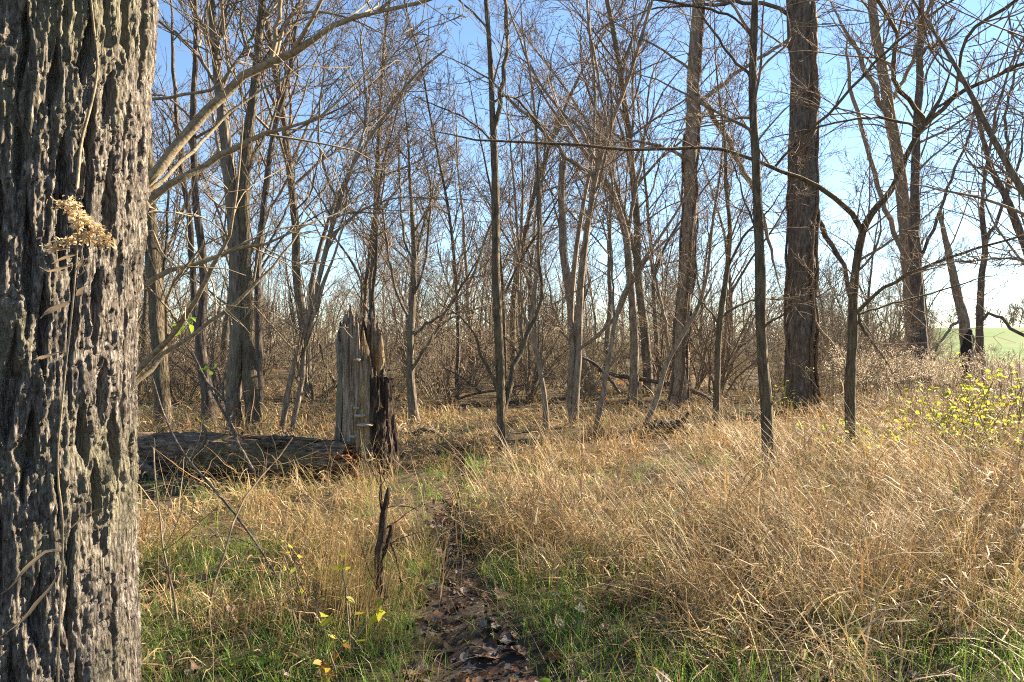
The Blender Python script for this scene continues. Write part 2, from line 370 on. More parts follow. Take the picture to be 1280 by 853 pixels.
# ------------------------------------------------------------------ trees built from what the photograph shows
def make_tree(name, label, cat, trunk, limbs=(), depth=None, top=11.0, bark=BARK_GREY, nl=16, crown0=.25, llen=3.0, lv=2,
              seed=0, sides=14, wob=.19, flare=1.3, twig=1.0, broken=False, vine=None, group=None, trop=.05, limbmat=None, twigmat=None, slim=.77):
    """trunk: [(px, py, width px)], limbs: lists of (px, py, width px, depth offset)"""
    rg = np.random.default_rng(1000 + seed)
    d = depth or F * (CAM_H - .12) / (trunk[0][1] - CY)
    T = [np.append(at(p[0], p[1], d + (p[3] if len(p) > 3 else 0)), slim * p[2] / F * d / 2) for p in trunk]
    b = T[0].copy(); gzb = float(gz(b[0], b[1])); b[2] = gzb - .12; b[3] *= flare
    if T[0][2] > gzb + .25:
        mid = T[0].copy(); mid[2] = gzb + .2; T = [b, mid] + T
    else: T = [b] + T
    if not broken:
        e = T[-1]; dirv = (T[-1] - T[-2])[:3]; dirv /= np.linalg.norm(dirv)
        h = top - e[2]
        if h > .3:
            n = max(3, int(h / .8)); p = e.copy(); r0 = e[3]
            for k in range(n):
                dirv = dirv + np.array([rg.normal(0, .10), rg.normal(0, .10), .10]); dirv /= np.linalg.norm(dirv)
                p = p.copy(); p[:3] = p[:3] + dirv * h / n; p[3] = max(r0 * (1 - (k + 1) / n * .92), .006); T.append(p)
    T = np.array(T); T[0, 3] *= 1.25
    T = chaikin(T, 2)
    LT = np.sum(np.linalg.norm(np.diff(T[:, :3], axis=0), axis=1))
    nT = int(np.clip(LT / .13, 16, 90)); T = resample(T, nT)
    org = np.array([b[0], b[1], gzb])
    root = empty(name, org, label, cat, group)
    wig = np.stack([vnoise(T[:, 2] * 1.3, seed, 0, 11), vnoise(T[:, 2] * 1.3, seed, 0, 12)], 1) * (T[:, 3:4] * .22)
    T[:, :2] += wig
    TB().add(T[:, :3], T[:, 3], sides, wob=wob, cap=True).build('trunk', bark, root, org)
    if broken:
        e = T[-1]
        for kk in range(6):
            a = kk * 1.05 + rg.uniform(0, .5); p0 = e[:3] + np.array([np.cos(a), np.sin(a), 0]) * e[3] * .55; p0[2] -= .15; hh = rg.uniform(.2, .6)
            Q = np.stack([p0 + np.array([.1 * np.cos(a) * q, .1 * np.sin(a) * q, q]) * hh for q in np.linspace(0, 1, 5)])
            TB().add(Q, e[3] * .55 * np.array([1, .95, .7, .4, .08]), 5, wob=.3).build('splinter', WOOD_GREY, root, org)
    tb = TB(); starts = []
    # limbs traced from the photo
    LP, LR, LL = [], [], []
    for lm in limbs:
        A = []
        for p in lm: A.append(np.append(at(p[0], p[1], d + (p[3] if len(p) > 3 else 0)), max(.82 * p[2] / F * d / 2, .0025)))
        A = np.array(A)
        dn = np.linalg.norm(T[:, :3] - A[0, :3], axis=1); kn = int(np.argmin(dn))
        if dn[kn] < .55: A = np.vstack([np.append(T[max(kn - 1, 0), :3], A[0, 3]), A])
        e = A[-1].copy(); dv = (A[-1] - A[-2])[:3]; dv /= np.linalg.norm(dv); le = float(np.clip(e[3] * 75, .5, 2.6)); r0 = e[3]
        for kk in range(6):
            dv = dv + rg.normal(0, .16, 3) + np.array([0, 0, .05]); dv /= np.linalg.norm(dv)
            e = e.copy(); e[:3] = e[:3] + dv * le / 6; e[3] = max(r0 * (1 - (kk + 1) / 6.2), .0018); A = np.vstack([A, e])
        A = chaikin(A, 2); A = resample(A, 22)
        A[2:-1, :3] += rg.normal(0, .5, (19, 3)) * A[2:-1, 3:4]
        TB().add(A[:, :3], A[:, 3], 7, wob=.06, cap=True).build('limb', limbmat or bark, root, org)
        LP.append(A[:, :3]); LR.append(A[:, 3]); LL.append(np.sum(np.linalg.norm(np.diff(A[:, :3], axis=0), axis=1)))
    if LP:
        P = np.array(LP); R = np.array(LR); L = np.array(LL)
        S, D, Lc, Rc = kids(P, R, np.minimum(L, 3.0), 5.5 * twig * np.clip(L / 1.5, .5, 2.2), .2, 1., (.45, 1.05), .5, .55, rg, maxslim=.011)
        P2, R2 = grow(S, D, Lc, Rc, 7, .12, trop * .6, rg=rg); tb.add(P2, R2, 4)
        ramify2(tb, P2, R2, Lc, lv, rg, twig)
    # own branches of the trunk
    if nl > 0 and not broken:
        t0 = crown0
        S, D, L, Rc = kids(T[None, :, :3], T[None, :, 3], np.array([llen / .5]), np.array([nl]), t0, .985, (.5, 1.05), .5, .5, rg, up=.2, maxslim=.012, Lmax=llen * 1.4, Lmin=.35)
        P1, R1 = grow(S, D, L, Rc, 10, .10, trop, rg=rg, tip=.25); tb.add(P1, R1, 5)
        ramify2(tb, P1, R1, L, lv + 1, rg, twig)
    if tb.n: tb.build('crown', twigmat or TWIG, root, org)
    if vine:
        vb = TB()
        for (ph, turns, rv, z0, z1) in vine:
            m = 60; zz = np.linspace(z0, z1, m)
            cxy = np.stack([np.interp(zz, T[:, 2], T[:, 0]), np.interp(zz, T[:, 2], T[:, 1])], 1); rt = np.interp(zz, T[:, 2], T[:, 3])
            a = ph + turns * 2 * pi * (zz - z0) / (z1 - z0) + .35 * vnoise(zz * 2.1, ph, 0, 31)
            rad = rt + rv * .6 + .03 * vnoise(zz * 3, ph, 0, 33)
            P = np.stack([cxy[:, 0] + rad * np.cos(a), cxy[:, 1] + rad * np.sin(a), zz], 1)
            Rv = rv * (1 + .25 * vnoise(zz * 4, ph, 0, 37)); Rv[0] *= .8
            vb.add(P, Rv, 8, wob=.25)
            S, D, L, Rc = kids(P[None], Rv[None], np.array([.9]), np.array([int(70 * (z1 - z0) / 3)]), 0, 1, (.9, 1.5), .45, .3, rg, up=-.2, maxslim=.012)
            Pk, Rk = grow(S, D, L, Rc, 5, .3, -.04, rg=rg); vb.add(Pk, Rk, 3)
        vb.build('climbing_vine', VINE, root, org)
    return root

def ramify2(tb, P, R, Lp, lv, rg, twig, minr=.0026):
    spec = [(5.4, .15, 1., (.45, 1.0), .55, .62, 4, 3, .13, .045),
            (3.9, .12, 1., (.45, 1.0), .6, .65, 3, 3, .15, .035),
            (2.0, .1, 1., (.4, 1.0), .62, .8, 2, 3, .15, .03)]
    for (cnt, t0, t1, ang, ratio, rf, n, sides, jit, trp) in spec[:lv]:
        S, D, L, Rc = kids(P, R, Lp, cnt * twig, t0, t1, ang, ratio, rf, rg, maxslim=.012)
        if len(L) == 0: return
        P, R = grow(S, D, L, Rc, n, jit, trp, rg=rg, minr=minr); Lp = L
        tb.add(P, R, sides)

make_tree('forked_young_tree', 'slender grey tree forking high up, standing beside the narrow footpath', 'tree',
    [(628, 555, 12), (626, 520, 14), (625, 470, 15), (621, 380, 14), (619, 280, 13), (618, 200, 12), (615, 140, 10), (612, 60, 8), (606, -10, 7)],
    [[(621, 150, 8), (632, 95, 7), (634, 40, 6, .1), (629, -20, 5, .2)],
     [(624, 490, 7), (606, 455, 5, -.1), (595, 425, 4, -.2), (589, 408, 3.5, -.3), (573, 393, 2.5, -.4), (560, 387, 2, -.5)],
     [(630, 515, 9), (640, 465, 9, .2), (652, 435, 8, .4), (668, 402, 7, .5), (680, 372, 6, .6), (673, 330, 5, .7), (674, 270, 4, .8), (670, 150, 3, 1)],
     [(633, 118, 4), (645, 122, 4, .3), (668, 148, 3, .6)],
     [(618, 180, 3), (590, 150, 3, .2), (540, 130, 2, .4)]], seed=1, top=9.5, bark=BARK_OLIVE, nl=14, crown0=.45, llen=2.2, sides=14)
make_tree('slender_tree', 'straight olive-barked pole tree rising out of tall straw in the clearing', 'tree',
    [(961, 592, 21), (957, 500, 18), (953, 420, 17), (950, 340, 16), (948, 260, 15), (945, 180, 13), (940, 90, 12), (943, 0, 10)],
    [[(940, 95, 5), (915, 75, 4, .2), (893, 40, 4, .4), (870, 8, 3, .6)], [(943, 50, 4), (930, 30, 3), (900, 14, 4, -.2), (860, 6, 4, -.4), (800, -4, 3, -.5)],
     [(952, 410, 4), (975, 395, 3, -.2), (1000, 380, 2.5, -.4)], [(949, 300, 3), (930, 250, 3, .2), (915, 200, 2, .3)]],
    seed=2, top=8.5, bark=BARK_OLIVE, nl=12, crown0=.4, llen=1.8, sides=16)
make_tree('wide_forked_tree', 'crooked young tree forking low into two wide arching limbs over straw', 'tree',
    [(1063, 560, 15), (1062, 500, 16), (1064, 430, 15), (1066, 380, 14), (1070, 330, 13), (1078, 283, 12), (1092, 262, 10), (1116, 238, 9), (1132, 198, 9), (1146, 170, 8), (1160, 152, 8)],
    [[(1078, 283, 9), (1054, 253, 8, -.1), (1020, 232, 7, -.2), (978, 214, 6, -.3), (950, 204, 5, -.5), (915, 187, 5, -.6), (870, 184, 4.5, -.7), (800, 190, 4, -.8), (720, 180, 4, -.9), (600, 176, 3, -1.0)],
     [(968, 210, 4, -.3), (990, 182, 4, -.5), (1032, 148, 4, -.7), (1080, 92, 4, -.9), (1122, 52, 3.5, -1.), (1165, 18, 3, -1.2), (1205, -10, 3, -1.3)],
     [(1160, 152, 7), (1132, 126, 7, -.2), (1115, 96, 7, -.3), (1117, 68, 6, -.4), (1128, 48, 6, -.5), (1108, 22, 5, -.6), (1090, -12, 5, -.7)],
     [(1160, 152, 7), (1200, 118, 6, -.3), (1242, 94, 5, -.5), (1300, 72, 5, -.8)],
     [(1194, 122, 4, -.3), (1200, 80, 4, -.4), (1206, 42, 5, -.5), (1240, 20, 5, -.7), (1290, -12, 5, -.9)],
     [(1070, 388, 6), (1100, 362, 5, -.3), (1140, 340, 5, -.5), (1200, 316, 4, -.8), (1250, 302, 3, -1.), (1300, 288, 3, -1.2)],
     [(1066, 395, 4), (1105, 382, 3, .2), (1160, 368, 2.5, .4), (1220, 350, 2, .5)],
     [(1150, 160, 3), (1100, 146, 4, -.3), (1060, 150, 3, -.5), (1000, 165, 2.5, -.7)]],
    seed=3, top=5.2, bark=BARK_OLIVE, nl=8, crown0=.45, llen=1.6, sides=14, limbmat=BARK_OLIVE)
make_tree('vine_clad_tree', 'thick dark tree wrapped in a twisting shaggy vine behind the clearing', 'tree',
    [(1006, 512, 48), (1004, 440, 39), (1002, 370, 37), (1002, 300, 36), (1003, 220, 36), (1004, 150, 35), (1002, 80, 33), (1000, 0, 31)],
    [[(1006, 250, 9), (1040, 300, 8, .3), (1055, 340, 7, .5), (1068, 385, 6, .6)], [(990, 20, 6), (975, 8, 6, -.2), (940, 2, 6, -.4), (900, 6, 5, -.6)]],
    slim=.9, seed=4, top=16, bark=BARK_DARK, nl=12, crown0=.45, llen=3.4, sides=22, wob=.12,
    vine=[(-.9, .25, .035, .1, 9.5), (-1.4, .12, .035, .05, 6.5), (3.9, -.3, .03, .05, 6), (.0, .05, .025, 0, 5.4), (-2.1, .42, .075, 5.0, 9.5)])
make_tree('vine_clad_tree', 'tall grey tree shaggy with vine hairs beside the fallen bough', 'tree',
    [(846, 506, 38), (850, 450, 29), (856, 370, 28), (860, 300, 27), (862, 230, 26), (866, 150, 25), (870, 60, 22), (872, 0, 20)],
    [[(872, 128, 7), (900, 110, 7, .2), (925, 88, 6, .4), (987, 52, 5, .8)], [(872, 122, 9), (888, 142, 9, .4), (902, 165, 9, .8), (932, 213, 9, 1.2), (944, 250, 9, 1.4)],
     [(862, 210, 6), (845, 190, 5, -.3), (810, 178, 4, -.5), (770, 178, 3, -.8)]],
    slim=.66, seed=5, top=15, bark=BARK_PALE, nl=14, crown0=.4, llen=3.2, sides=18,
    vine=[(-1.8, .22, .032, .05, 9), (-2.6, -.1, .022, .05, 6), (-.9, .2, .02, .1, 7)])
make_tree('twin_stemmed_tree', 'twin-stemmed sapling clump splitting at knee height in pale grass', 'tree',
    [(718, 524, 13), (722, 460, 13), (724, 400, 12), (727, 340, 11), (733, 290, 10), (742, 230, 9), (752, 190, 8), (766, 148, 7), (788, 95, 6), (812, 10, 5)],
    [[(709, 527, 10), (712, 490, 10), (715, 440, 10), (714, 380, 9, .1), (718, 330, 8, .2), (726, 270, 7, .2), (736, 215, 6, .2), (744, 180, 5, .3), (742, 90, 4, .4), (732, -10, 4, .5)],
     [(738, 215, 6), (716, 202, 6, -.2), (694, 182, 6, -.3), (667, 150, 5, -.5), (634, 123, 4, -.6)],
     [(738, 190, 5), (730, 165, 5, .2), (700, 140, 5, .3), (680, 112, 4, .4), (658, 75, 4, .6), (640, 20, 3, .8)],
     [(720, 440, 6), (745, 419, 6, -.2), (765, 405, 5, -.3), (786, 365, 5, -.4), (800, 330, 4, -.5), (845, 290, 3, -.6)],
     [(714, 430, 4), (700, 412, 3, -.2), (690, 385, 3, -.3), (688, 360, 2, -.4)],
     [(760, 160, 4), (748, 100, 4, .3), (738, 40, 4, .5), (732, -15, 3, .6)]],
    seed=6, top=9, bark=BARK_PALE, nl=14, crown0=.45, llen=2.2, sides=12)
make_tree('leaning_sapling', 'thin sapling with a long lean, its foot beside the charred log', 'tree',
    [(806, 532, 8), (822, 500, 8), (831, 460, 8), (840, 440, 8), (858, 410, 7), (874, 385, 6), (886, 340, 5), (890, 280, 4), (900, 220, 3)],
    [[(838, 442, 5), (831, 408, 5, -.2), (826, 378, 4, -.3), (815, 330, 3, -.3), (800, 290, 2, -.4)], [(858, 410, 3), (840, 395, 2.5), (835, 385, 2)]],
    seed=7, top=6.5, bark=BARK_PALE, nl=12, crown0=.35, llen=1.5, sides=10)
make_tree('leaning_sapling', 'thin sapling sweeping over in a long curve in front of the leaning dead stump', 'tree',
    [(746, 532, 8), (752, 500, 8), (763, 440, 7), (772, 385, 6), (788, 350, 6), (808, 320, 5), (840, 275, 4), (860, 240, 3)],
    [[(768, 400, 4), (766, 350, 3, .2), (762, 290, 3, .4), (768, 200, 2, .6)]], seed=8, top=5.5, bark=BARK_PALE, nl=12, crown0=.35, llen=1.6, sides=10)
make_tree('leaning_sapling', 'thin forked sapling leaning toward the slender grey forked tree by the footpath', 'tree',
    [(684, 528, 9), (678, 480, 8), (670, 440, 8), (662, 405, 7), (668, 360, 7), (675, 320, 6), (676, 270, 5), (672, 200, 5), (668, 120, 4), (655, 50, 3)],
    [[(664, 410, 5), (650, 380, 4, .1), (648, 330, 4, .2), (655, 270, 3, .3), (652, 200, 3, .3)]], seed=9, top=8, bark=BARK_PALE, nl=14, crown0=.4, llen=1.8, sides=10)
make_tree('slender_tree', 'slim straight sapling with a crooked upper stem beside the shaggy grey vine tree', 'tree',
    [(895, 532, 10), (897, 450, 10), (902, 380, 9), (911, 330, 8), (914, 285, 7), (906, 240, 6), (908, 190, 5)],
    [[(903, 395, 4), (926, 380, 4, .2), (948, 374, 3, .3)], [(911, 330, 4), (925, 300, 4, -.2), (945, 280, 3, -.3)], [(900, 410, 3), (885, 385, 3), (872, 372, 2)]],
    seed=10, top=7, bark=BARK_OLIVE, nl=14, crown0=.4, llen=1.8, sides=10)
make_tree('lit_edge_tree', 'mid-sized tree curving over at the top, standing behind the fallen bough', 'tree',
    [(792, 505, 16), (793, 440, 13), (790, 380, 12), (786, 330, 12), (780, 280, 11), (765, 240, 10), (748, 215, 8)],
    [[(784, 300, 6), (792, 250, 5, .3), (805, 190, 4, .6), (812, 100, 3, .8)]], seed=11, depth=16.5, top=9.5, bark=BARK_PALE, nl=14, crown0=.4, llen=2.4)
make_tree('old_snag', 'pale dead trunk with a snapped-off top behind the twin-stemmed saplings', 'tree snag',
    [(735, 492, 30), (730, 468, 22), (720, 425, 17), (712, 370, 14), (705, 320, 13), (701, 270, 12), (703, 206, 11)], [[(704, 300, 4), (696, 270, 3), (692, 255, 2)]],
    seed=12, depth=18, bark=BARK_PALE, broken=True, wob=.16, lv=1, sides=14)
make_tree('pole_tree', 'straight grey-green trunk behind the log, closest to the big furrowed tree', 'tree',
    [(206, 535, 23), (202, 470, 20), (195, 400, 19), (188, 280, 17), (183, 180, 15), (178, 60, 13)], [[(196, 390, 4), (205, 340, 4, .2), (210, 280, 4, .3), (212, 180, 3, .4)]],
    slim=.92, seed=13, top=10, bark=BARK_OLIVE, nl=14, crown0=.4, llen=2.6, sides=16)
make_tree('dark_twin_tree', 'dark double-stemmed tree merging at chest height behind the fallen log', 'tree',
    [(263, 527, 19), (255, 470, 15), (250, 430, 14), (254, 385, 11), (256, 350, 11), (250, 290, 10), (243, 230, 9), (240, 150, 8), (246, 60, 7)],
    [[(250, 432, 10), (244, 400, 10, .1), (240, 350, 9, .1), (236, 290, 9, .2), (230, 230, 8, .2), (222, 160, 7, .3), (215, 60, 5, .4)], [(262, 480, 4), (285, 500, 4, -.2), (310, 530, 3, -.4)]],
    slim=.92, seed=14, top=11, bark=BARK_DARK, nl=14, crown0=.4, llen=2.6, sides=14)
make_tree('pole_tree', 'lichen-grey trunk, its partner stem touching its sunlit side, behind the log', 'tree',
    [(291, 542, 21), (295, 430, 19), (297, 330, 18), (294, 275, 17), (284, 190, 15), (276, 120, 13), (268, 40, 11), (262, -10, 10)],
    [[(278, 130, 6), (262, 90, 6, .3), (240, 60, 5, .5), (205, 30, 4, .7)], [(276, 115, 5), (300, 70, 5, .2), (325, 30, 4, .4), (350, -10, 3, .5)]],
    slim=.92, seed=15, top=11.5, bark=BARK_GREY, nl=12, crown0=.45, llen=2.6, sides=16)
make_tree('pole_tree', 'mottled trunk standing right against the lichen-grey one, bending out higher up', 'tree',
    [(318, 542, 21), (314, 460, 18), (309, 380, 16), (304, 310, 15), (303, 270, 15), (309, 190, 14), (317, 120, 12), (325, 50, 10), (330, -20, 9)],
    [[(322, 90, 5), (345, 50, 5, .2), (365, 15, 4, .4)], [(310, 200, 4), (335, 170, 4, .3), (352, 120, 4, .5), (362, 60, 3, .6)]],
    slim=.92, seed=16, top=12, bark=BARK_OLIVE, nl=12, crown0=.45, llen=2.6, sides=16)
make_tree('pale_bowed_sapling', 'pale bowed sapling with two stems joining low, standing by the splintered stump', 'tree',
    [(352, 538, 9), (361, 485, 9), (375, 425, 9), (397, 362, 8), (410, 300, 8), (424, 252, 7), (440, 206, 6), (468, 165, 5), (515, 95, 4), (558, 62, 3)],
    [[(368, 538, 8), (374, 490, 8, .1), (382, 440, 8, .1), (393, 385, 6, 0)], [(440, 206, 4), (456, 165, 4, .2), (458, 125, 3, .3), (452, 60, 3, .4)],
     [(424, 255, 4), (405, 215, 4, -.3), (395, 160, 3, -.4), (405, 100, 2.5, -.5)], [(410, 300, 4), (450, 262, 3, .2), (500, 245, 2.5, .4), (560, 250, 2, .5)]],
    seed=17, top=5.4, bark=BARK_PALE, nl=12, crown0=.4, llen=2.0, sides=10)
make_tree('slender_tree', 'thin dark trunk close behind the mottled trunk, leaning outward as it rises', 'tree',
    [(324, 520, 13), (322, 420, 12), (322, 340, 11), (330, 250, 10), (344, 155, 8), (362, 95, 7), (372, 20, 5)], [[(324, 330, 4), (340, 300, 4, .2), (360, 260, 3, .4)]],
    seed=18, depth=14.5, top=11, bark=BARK_DARK, nl=14, crown0=.4, llen=2.6)
make_tree('knotted_tree', 'small tree with a dark knot and broomy upright crown beyond the splintered stump', 'tree',
    [(517, 520, 15), (513, 470, 13), (515, 400, 11), (518, 330, 9), (516, 275, 8), (512, 230, 5), (510, 170, 3)],
    [[(516, 460, 6), (535, 430, 5, -.3), (560, 385, 4, -.5), (585, 345, 3, -.8)], [(514, 400, 5), (495, 370, 4, .3), (485, 320, 4, .4), (478, 260, 3, .5)],
     [(517, 370, 5), (530, 340, 4), (536, 290, 4), (540, 230, 3)], [(518, 330, 4), (505, 300, 4), (500, 250, 3), (498, 190, 2)], [(515, 420, 5), (545, 395, 4, .2), (580, 390, 3, .4)]],
    seed=19, top=7.2, bark=BARK_GREY, nl=20, crown0=.4, llen=2.0, twig=1.2)
make_tree('field_edge_tree', 'stout grey tree leaning back at the meadow edge amid dried goldenrod', 'tree',
    [(1146, 474, 33), (1141, 400, 24), (1135, 330, 22), (1129, 260, 21), (1120, 180, 20), (1106, 100, 18), (1090, 20, 15)],
    [[(1120, 170, 8), (1095, 120, 8, -.5), (1070, 60, 6, -1)], [(1136, 330, 8), (1105, 260, 8, 1), (1080, 180, 7, 1.6), (1060, 90, 6, 2)], [(1112, 130, 6), (1140, 80, 6, .5), (1160, 10, 5, 1)]],
    slim=.7, seed=20, depth=26, top=20, bark=BARK_PALE, nl=20, crown0=.4, llen=4.5, lv=2)
make_tree('field_edge_tree', 'straight dark tree pressed against the stout leaning grey tree at the meadow edge', 'tree',
    [(1152, 474, 30), (1148, 400, 22), (1144, 330, 18), (1143, 260, 15), (1145, 180, 13), (1150, 80, 11), (1152, 0, 9)],
    [[(1150, 70, 6), (1162, 58, 5, .3), (1178, 55, 4, .6), (1200, 40, 3, .8)], [(1146, 330, 5), (1170, 280, 5, -.5), (1190, 220, 4, -1), (1215, 160, 3, -1.4)]],
    slim=.74, seed=21, depth=25, top=19, bark=BARK_DARK, nl=20, crown0=.4, llen=4.0, lv=2)
make_tree('broken_snag', 'leaning dead trunk with a broken point and charred foot near the meadow', 'tree snag',
    [(1211, 456, 17), (1208, 425, 17), (1204, 400, 15), (1195, 360, 13), (1186, 320, 10), (1177, 274, 6)], [[(1208, 400, 4), (1215, 420, 4), (1219, 450, 3)], [(1204, 395, 5), (1180, 420, 4, -.3), (1165, 445, 3, -.5)]],
    seed=22, depth=24, bark=BARK_PALE, broken=True, wob=.2, lv=1)
make_tree('field_edge_tree', 'small forked tree on the meadow edge next to the leaning dead trunk', 'tree',
    [(1225, 462, 13), (1225, 400, 11), (1226, 350, 10), (1232, 300, 8), (1226, 262, 6), (1232, 215, 5), (1240, 170, 4)],
    [[(1230, 305, 6), (1248, 272, 5), (1260, 240, 4), (1275, 200, 4)], [(1226, 400, 5), (1245, 390, 5, -.4), (1262, 410, 5, -.8), (1290, 424, 5, -1.2)]],
    seed=23, depth=25, top=10, bark=BARK_DARK, nl=16, crown0=.4, llen=3.0, lv=2)
make_tree('leaning_tree', 'tree leaning in over the meadow, its trunk bent back above head height', 'tree',
    [(1316, 480, 20), (1306, 400, 16), (1284, 310, 13), (1258, 248, 11), (1236, 206, 8), (1226, 160, 6), (1212, 110, 4)],
    [[(1258, 248, 6), (1262, 200, 5, -.3), (1256, 150, 4, -.5), (1268, 90, 3, -.6)], [(1284, 310, 6), (1300, 250, 5, .3), (1296, 180, 4, .4)]],
    seed=24, depth=19, top=9, bark=BARK_DARK, nl=18, crown0=.35, llen=3.0, lv=2)

# sapling half hidden by the big trunk, its sunlit limbs arching over the log
root = make_tree('arching_sapling', 'sapling with long sunlit limbs arching out from behind the big furrowed trunk', 'tree',
    [(138, 860, 32), (142, 640, 30), (149, 470, 28), (154, 350, 26), (160, 255, 23), (158, 100, 20), (150, -40, 16)],
    [[(170, 258, 18), (192, 222, 17, 0), (230, 168, 16, .1), (280, 118, 15, .15), (345, 76, 13, .2), (384, 58, 12, .2), (396, 36, 10, .2), (440, 24, 8, .3), (520, 2, 6, .4)],
     [(168, 264, 13), (195, 243, 12), (240, 214, 11, .1), (300, 181, 10, .15), (345, 160, 6, .2), (400, 150, 4, .2), (440, 110, 3, .3)],
     [(340, 78, 9, .2), (344, 45, 8, .2), (352, 0, 7, .2), (356, -40, 6, .2)],
     [(290, 110, 5, .15), (282, 60, 4, 0), (276, -10, 4, -.1)], [(345, 76, 5, .2), (356, 20, 4, .3), (398, 12, 4, .3), (440, 25, 3, .3)],
     [(186, 236, 7), (230, 200, 6, .2), (275, 155, 5, .4), (310, 120, 4, .5), (370, 90, 3, .6)],
     [(164, 470, 12), (185, 450, 10), (215, 418, 9, -.1), (250, 372, 7, -.2), (276, 318, 6, -.2), (292, 280, 4, -.3), (300, 200, 3, -.3)],
     [(166, 476, 10), (200, 448, 8, .1), (245, 416, 7, .15), (300, 376, 6, .2), (345, 330, 4.5, .3), (378, 285, 3, .4)],
     [(168, 358, 9), (205, 342, 8), (255, 326, 7, .1), (300, 311, 6, .2), (345, 302, 4, .2), (392, 276, 3, .3)],
     [(170, 300, 5), (186, 280, 4), (200, 315, 3), (215, 330, 2)]],
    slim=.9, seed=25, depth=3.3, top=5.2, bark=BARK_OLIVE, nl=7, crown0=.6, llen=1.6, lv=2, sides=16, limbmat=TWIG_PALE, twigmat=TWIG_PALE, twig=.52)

# ------------------------------------------------------------------ woods behind: kinds of tree and brush, copied
def proto_tree(name, label, group, h, r, seed, bark, nl, llen, lean=0., fork=False, t0=.3, twig=.8):
    rg = np.random.default_rng(500 + seed); root = empty(name, (0, 0, 0), label, 'tree', group)
    n = 30; S = np.zeros((1, 3)); S[0, 2] = -.15
    P, R = grow(S, np.array([[lean, 0, 1.]]), np.array([h]), np.array([r]), n, .035, .02, tip=.12, rg=rg)
    R[0, 0] *= 1.3
    TB().add(P, R, 9, wob=.1).build('trunk', bark, root)
    tb = TB()
    stems_P, stems_R, sl = [P], [R], [h]
    if fork:
        S = P[:, 9]; Pf, Rf = grow(S, np.array([[-.35 - lean, .2, 1.]]), np.array([h * .62]), R[:, 9] * .8, n, .04, .05, tip=.12, rg=rg)
        TB().add(Pf, Rf, 8, wob=.1).build('limb', bark, root); stems_P.append(Pf); stems_R.append(Rf); sl.append(h * .62)
    P = np.concatenate(stems_P); R = np.concatenate(stems_R)
    S, D, L, Rc = kids(P, R, np.full(len(P), llen / .5), nl / len(P), t0, .98, (.45, 1.0), .5, .5, rg, maxslim=.012, Lmax=llen * 1.5)
    P1, R1 = grow(S, D, L, Rc, 9, .10, .06, rg=rg, tip=.25, minr=.003); tb.add(P1, R1, 4)
    ramify2(tb, P1, R1, L, 2, rg, twig * .92, .0055)
    tb.build('crown', TWIG, root); return root

def proto_brush(name, label, group, h, ns, seed, mat, twig=1., spread=.5):
    rg = np.random.default_rng(700 + seed); root = empty(name, (0, 0, 0), label, 'shrub', group)
    a = rg.uniform(0, 2 * pi, ns); S = np.stack([np.cos(a) * .15, np.sin(a) * .15, np.full(ns, -.1)], 1)
    D = np.stack([np.cos(a) * spread * rg.uniform(.2, 1.2, ns), np.sin(a) * spread * rg.uniform(.2, 1.2, ns), np.ones(ns)], 1)
    L = h * rg.uniform(.6, 1.1, ns)
    P, R = grow(S, D, L, L * .0075 + .003, 9, .09, -.01, tip=.25, rg=rg)
    TB().add(P, R, 5).build('stems', mat, root)
    tb = TB(); S, D, L2, Rc = kids(P, R, L, 7, .15, 1, (.5, 1.1), .4, .6, rg)
    P1, R1 = grow(S, D, L2, Rc, 6, .13, .02, rg=rg, minr=.0025); tb.add(P1, R1, 3)
    ramify2(tb, P1, R1, L2, 2, rg, twig); tb.build('crown', mat, root); return root

SECT = [(-999, 232, 'the big furrowed trunk'), (232, 335, 'the touching pair of trunks by the log'), (335, 475, 'the splintered stump'), (475, 575, 'the end of the footpath'), (575, 665, 'the forked tree by the footpath'),
        (665, 785, 'the twin-stemmed sapling clump'), (785, 890, 'the shaggy grey vine tree'), (890, 1030, 'the thick dark vine-wrapped tree'), (1030, 9999, 'the crooked wide-forked tree')]
def place_label(kind, x, y):
    px = CX + F * x / y; s_ = [t for a, b, t in SECT if a <= px < b][0]
    w_ = 'just behind' if y < 27 else 'some way behind' if y < 48 else 'far behind'
    return f'{kind} {w_} {s_}'
G_T = [('bare_tree', 'straight bare grey tree', 'straight grey trees beyond the clearing'),
       ('bare_tree', 'forked bare olive-barked tree', 'forked trees beyond the clearing'),
       ('bare_tree', 'slim dark bare tree', 'slim dark trees beyond the clearing'),
       ('bare_tree', 'leaning pale bare tree', 'leaning pale trees beyond the clearing'),
       ('bare_tree', 'short bushy-crowned bare tree', 'short bushy trees beyond the clearing')]
protos = [proto_tree(*G_T[0], 13, .105, 1, BARK_GREY, 31, 3.0, twig=1.0), proto_tree(*G_T[1], 11, .09, 2, BARK_OLIVE, 31, 2.6, fork=True, twig=1.0),
          proto_tree(*G_T[2], 12, .062, 3, BARK_DARK, 31, 2.2, t0=.2, twig=1.0), proto_tree(*G_T[3], 10, .075, 4, BARK_PALE, 31, 2.5, lean=.18, fork=True, t0=.2, twig=1.0),
          proto_tree(*G_T[4], 6.0, .06, 5, BARK_GREY, 32, 2.1, fork=True, t0=.12, twig=1.0)]
G_B = [('brush', 'tall tangled grey-brown brush', 'tall tangled brush beyond the clearing'),
       ('brush', 'low spreading twiggy brush', 'low brush beyond the clearing'),
       ('brush', 'dense pale arching brush', 'pale arching brush beyond the clearing')]
brush = [proto_brush(*G_B[0], 4.3, 9, 1, TWIG, .8, .28), proto_brush(*G_B[1], 2.0, 14, 2, TWIG, .8, .8), proto_brush(*G_B[2], 2.7, 13, 3, TWIG_PALE, .8, .7)]

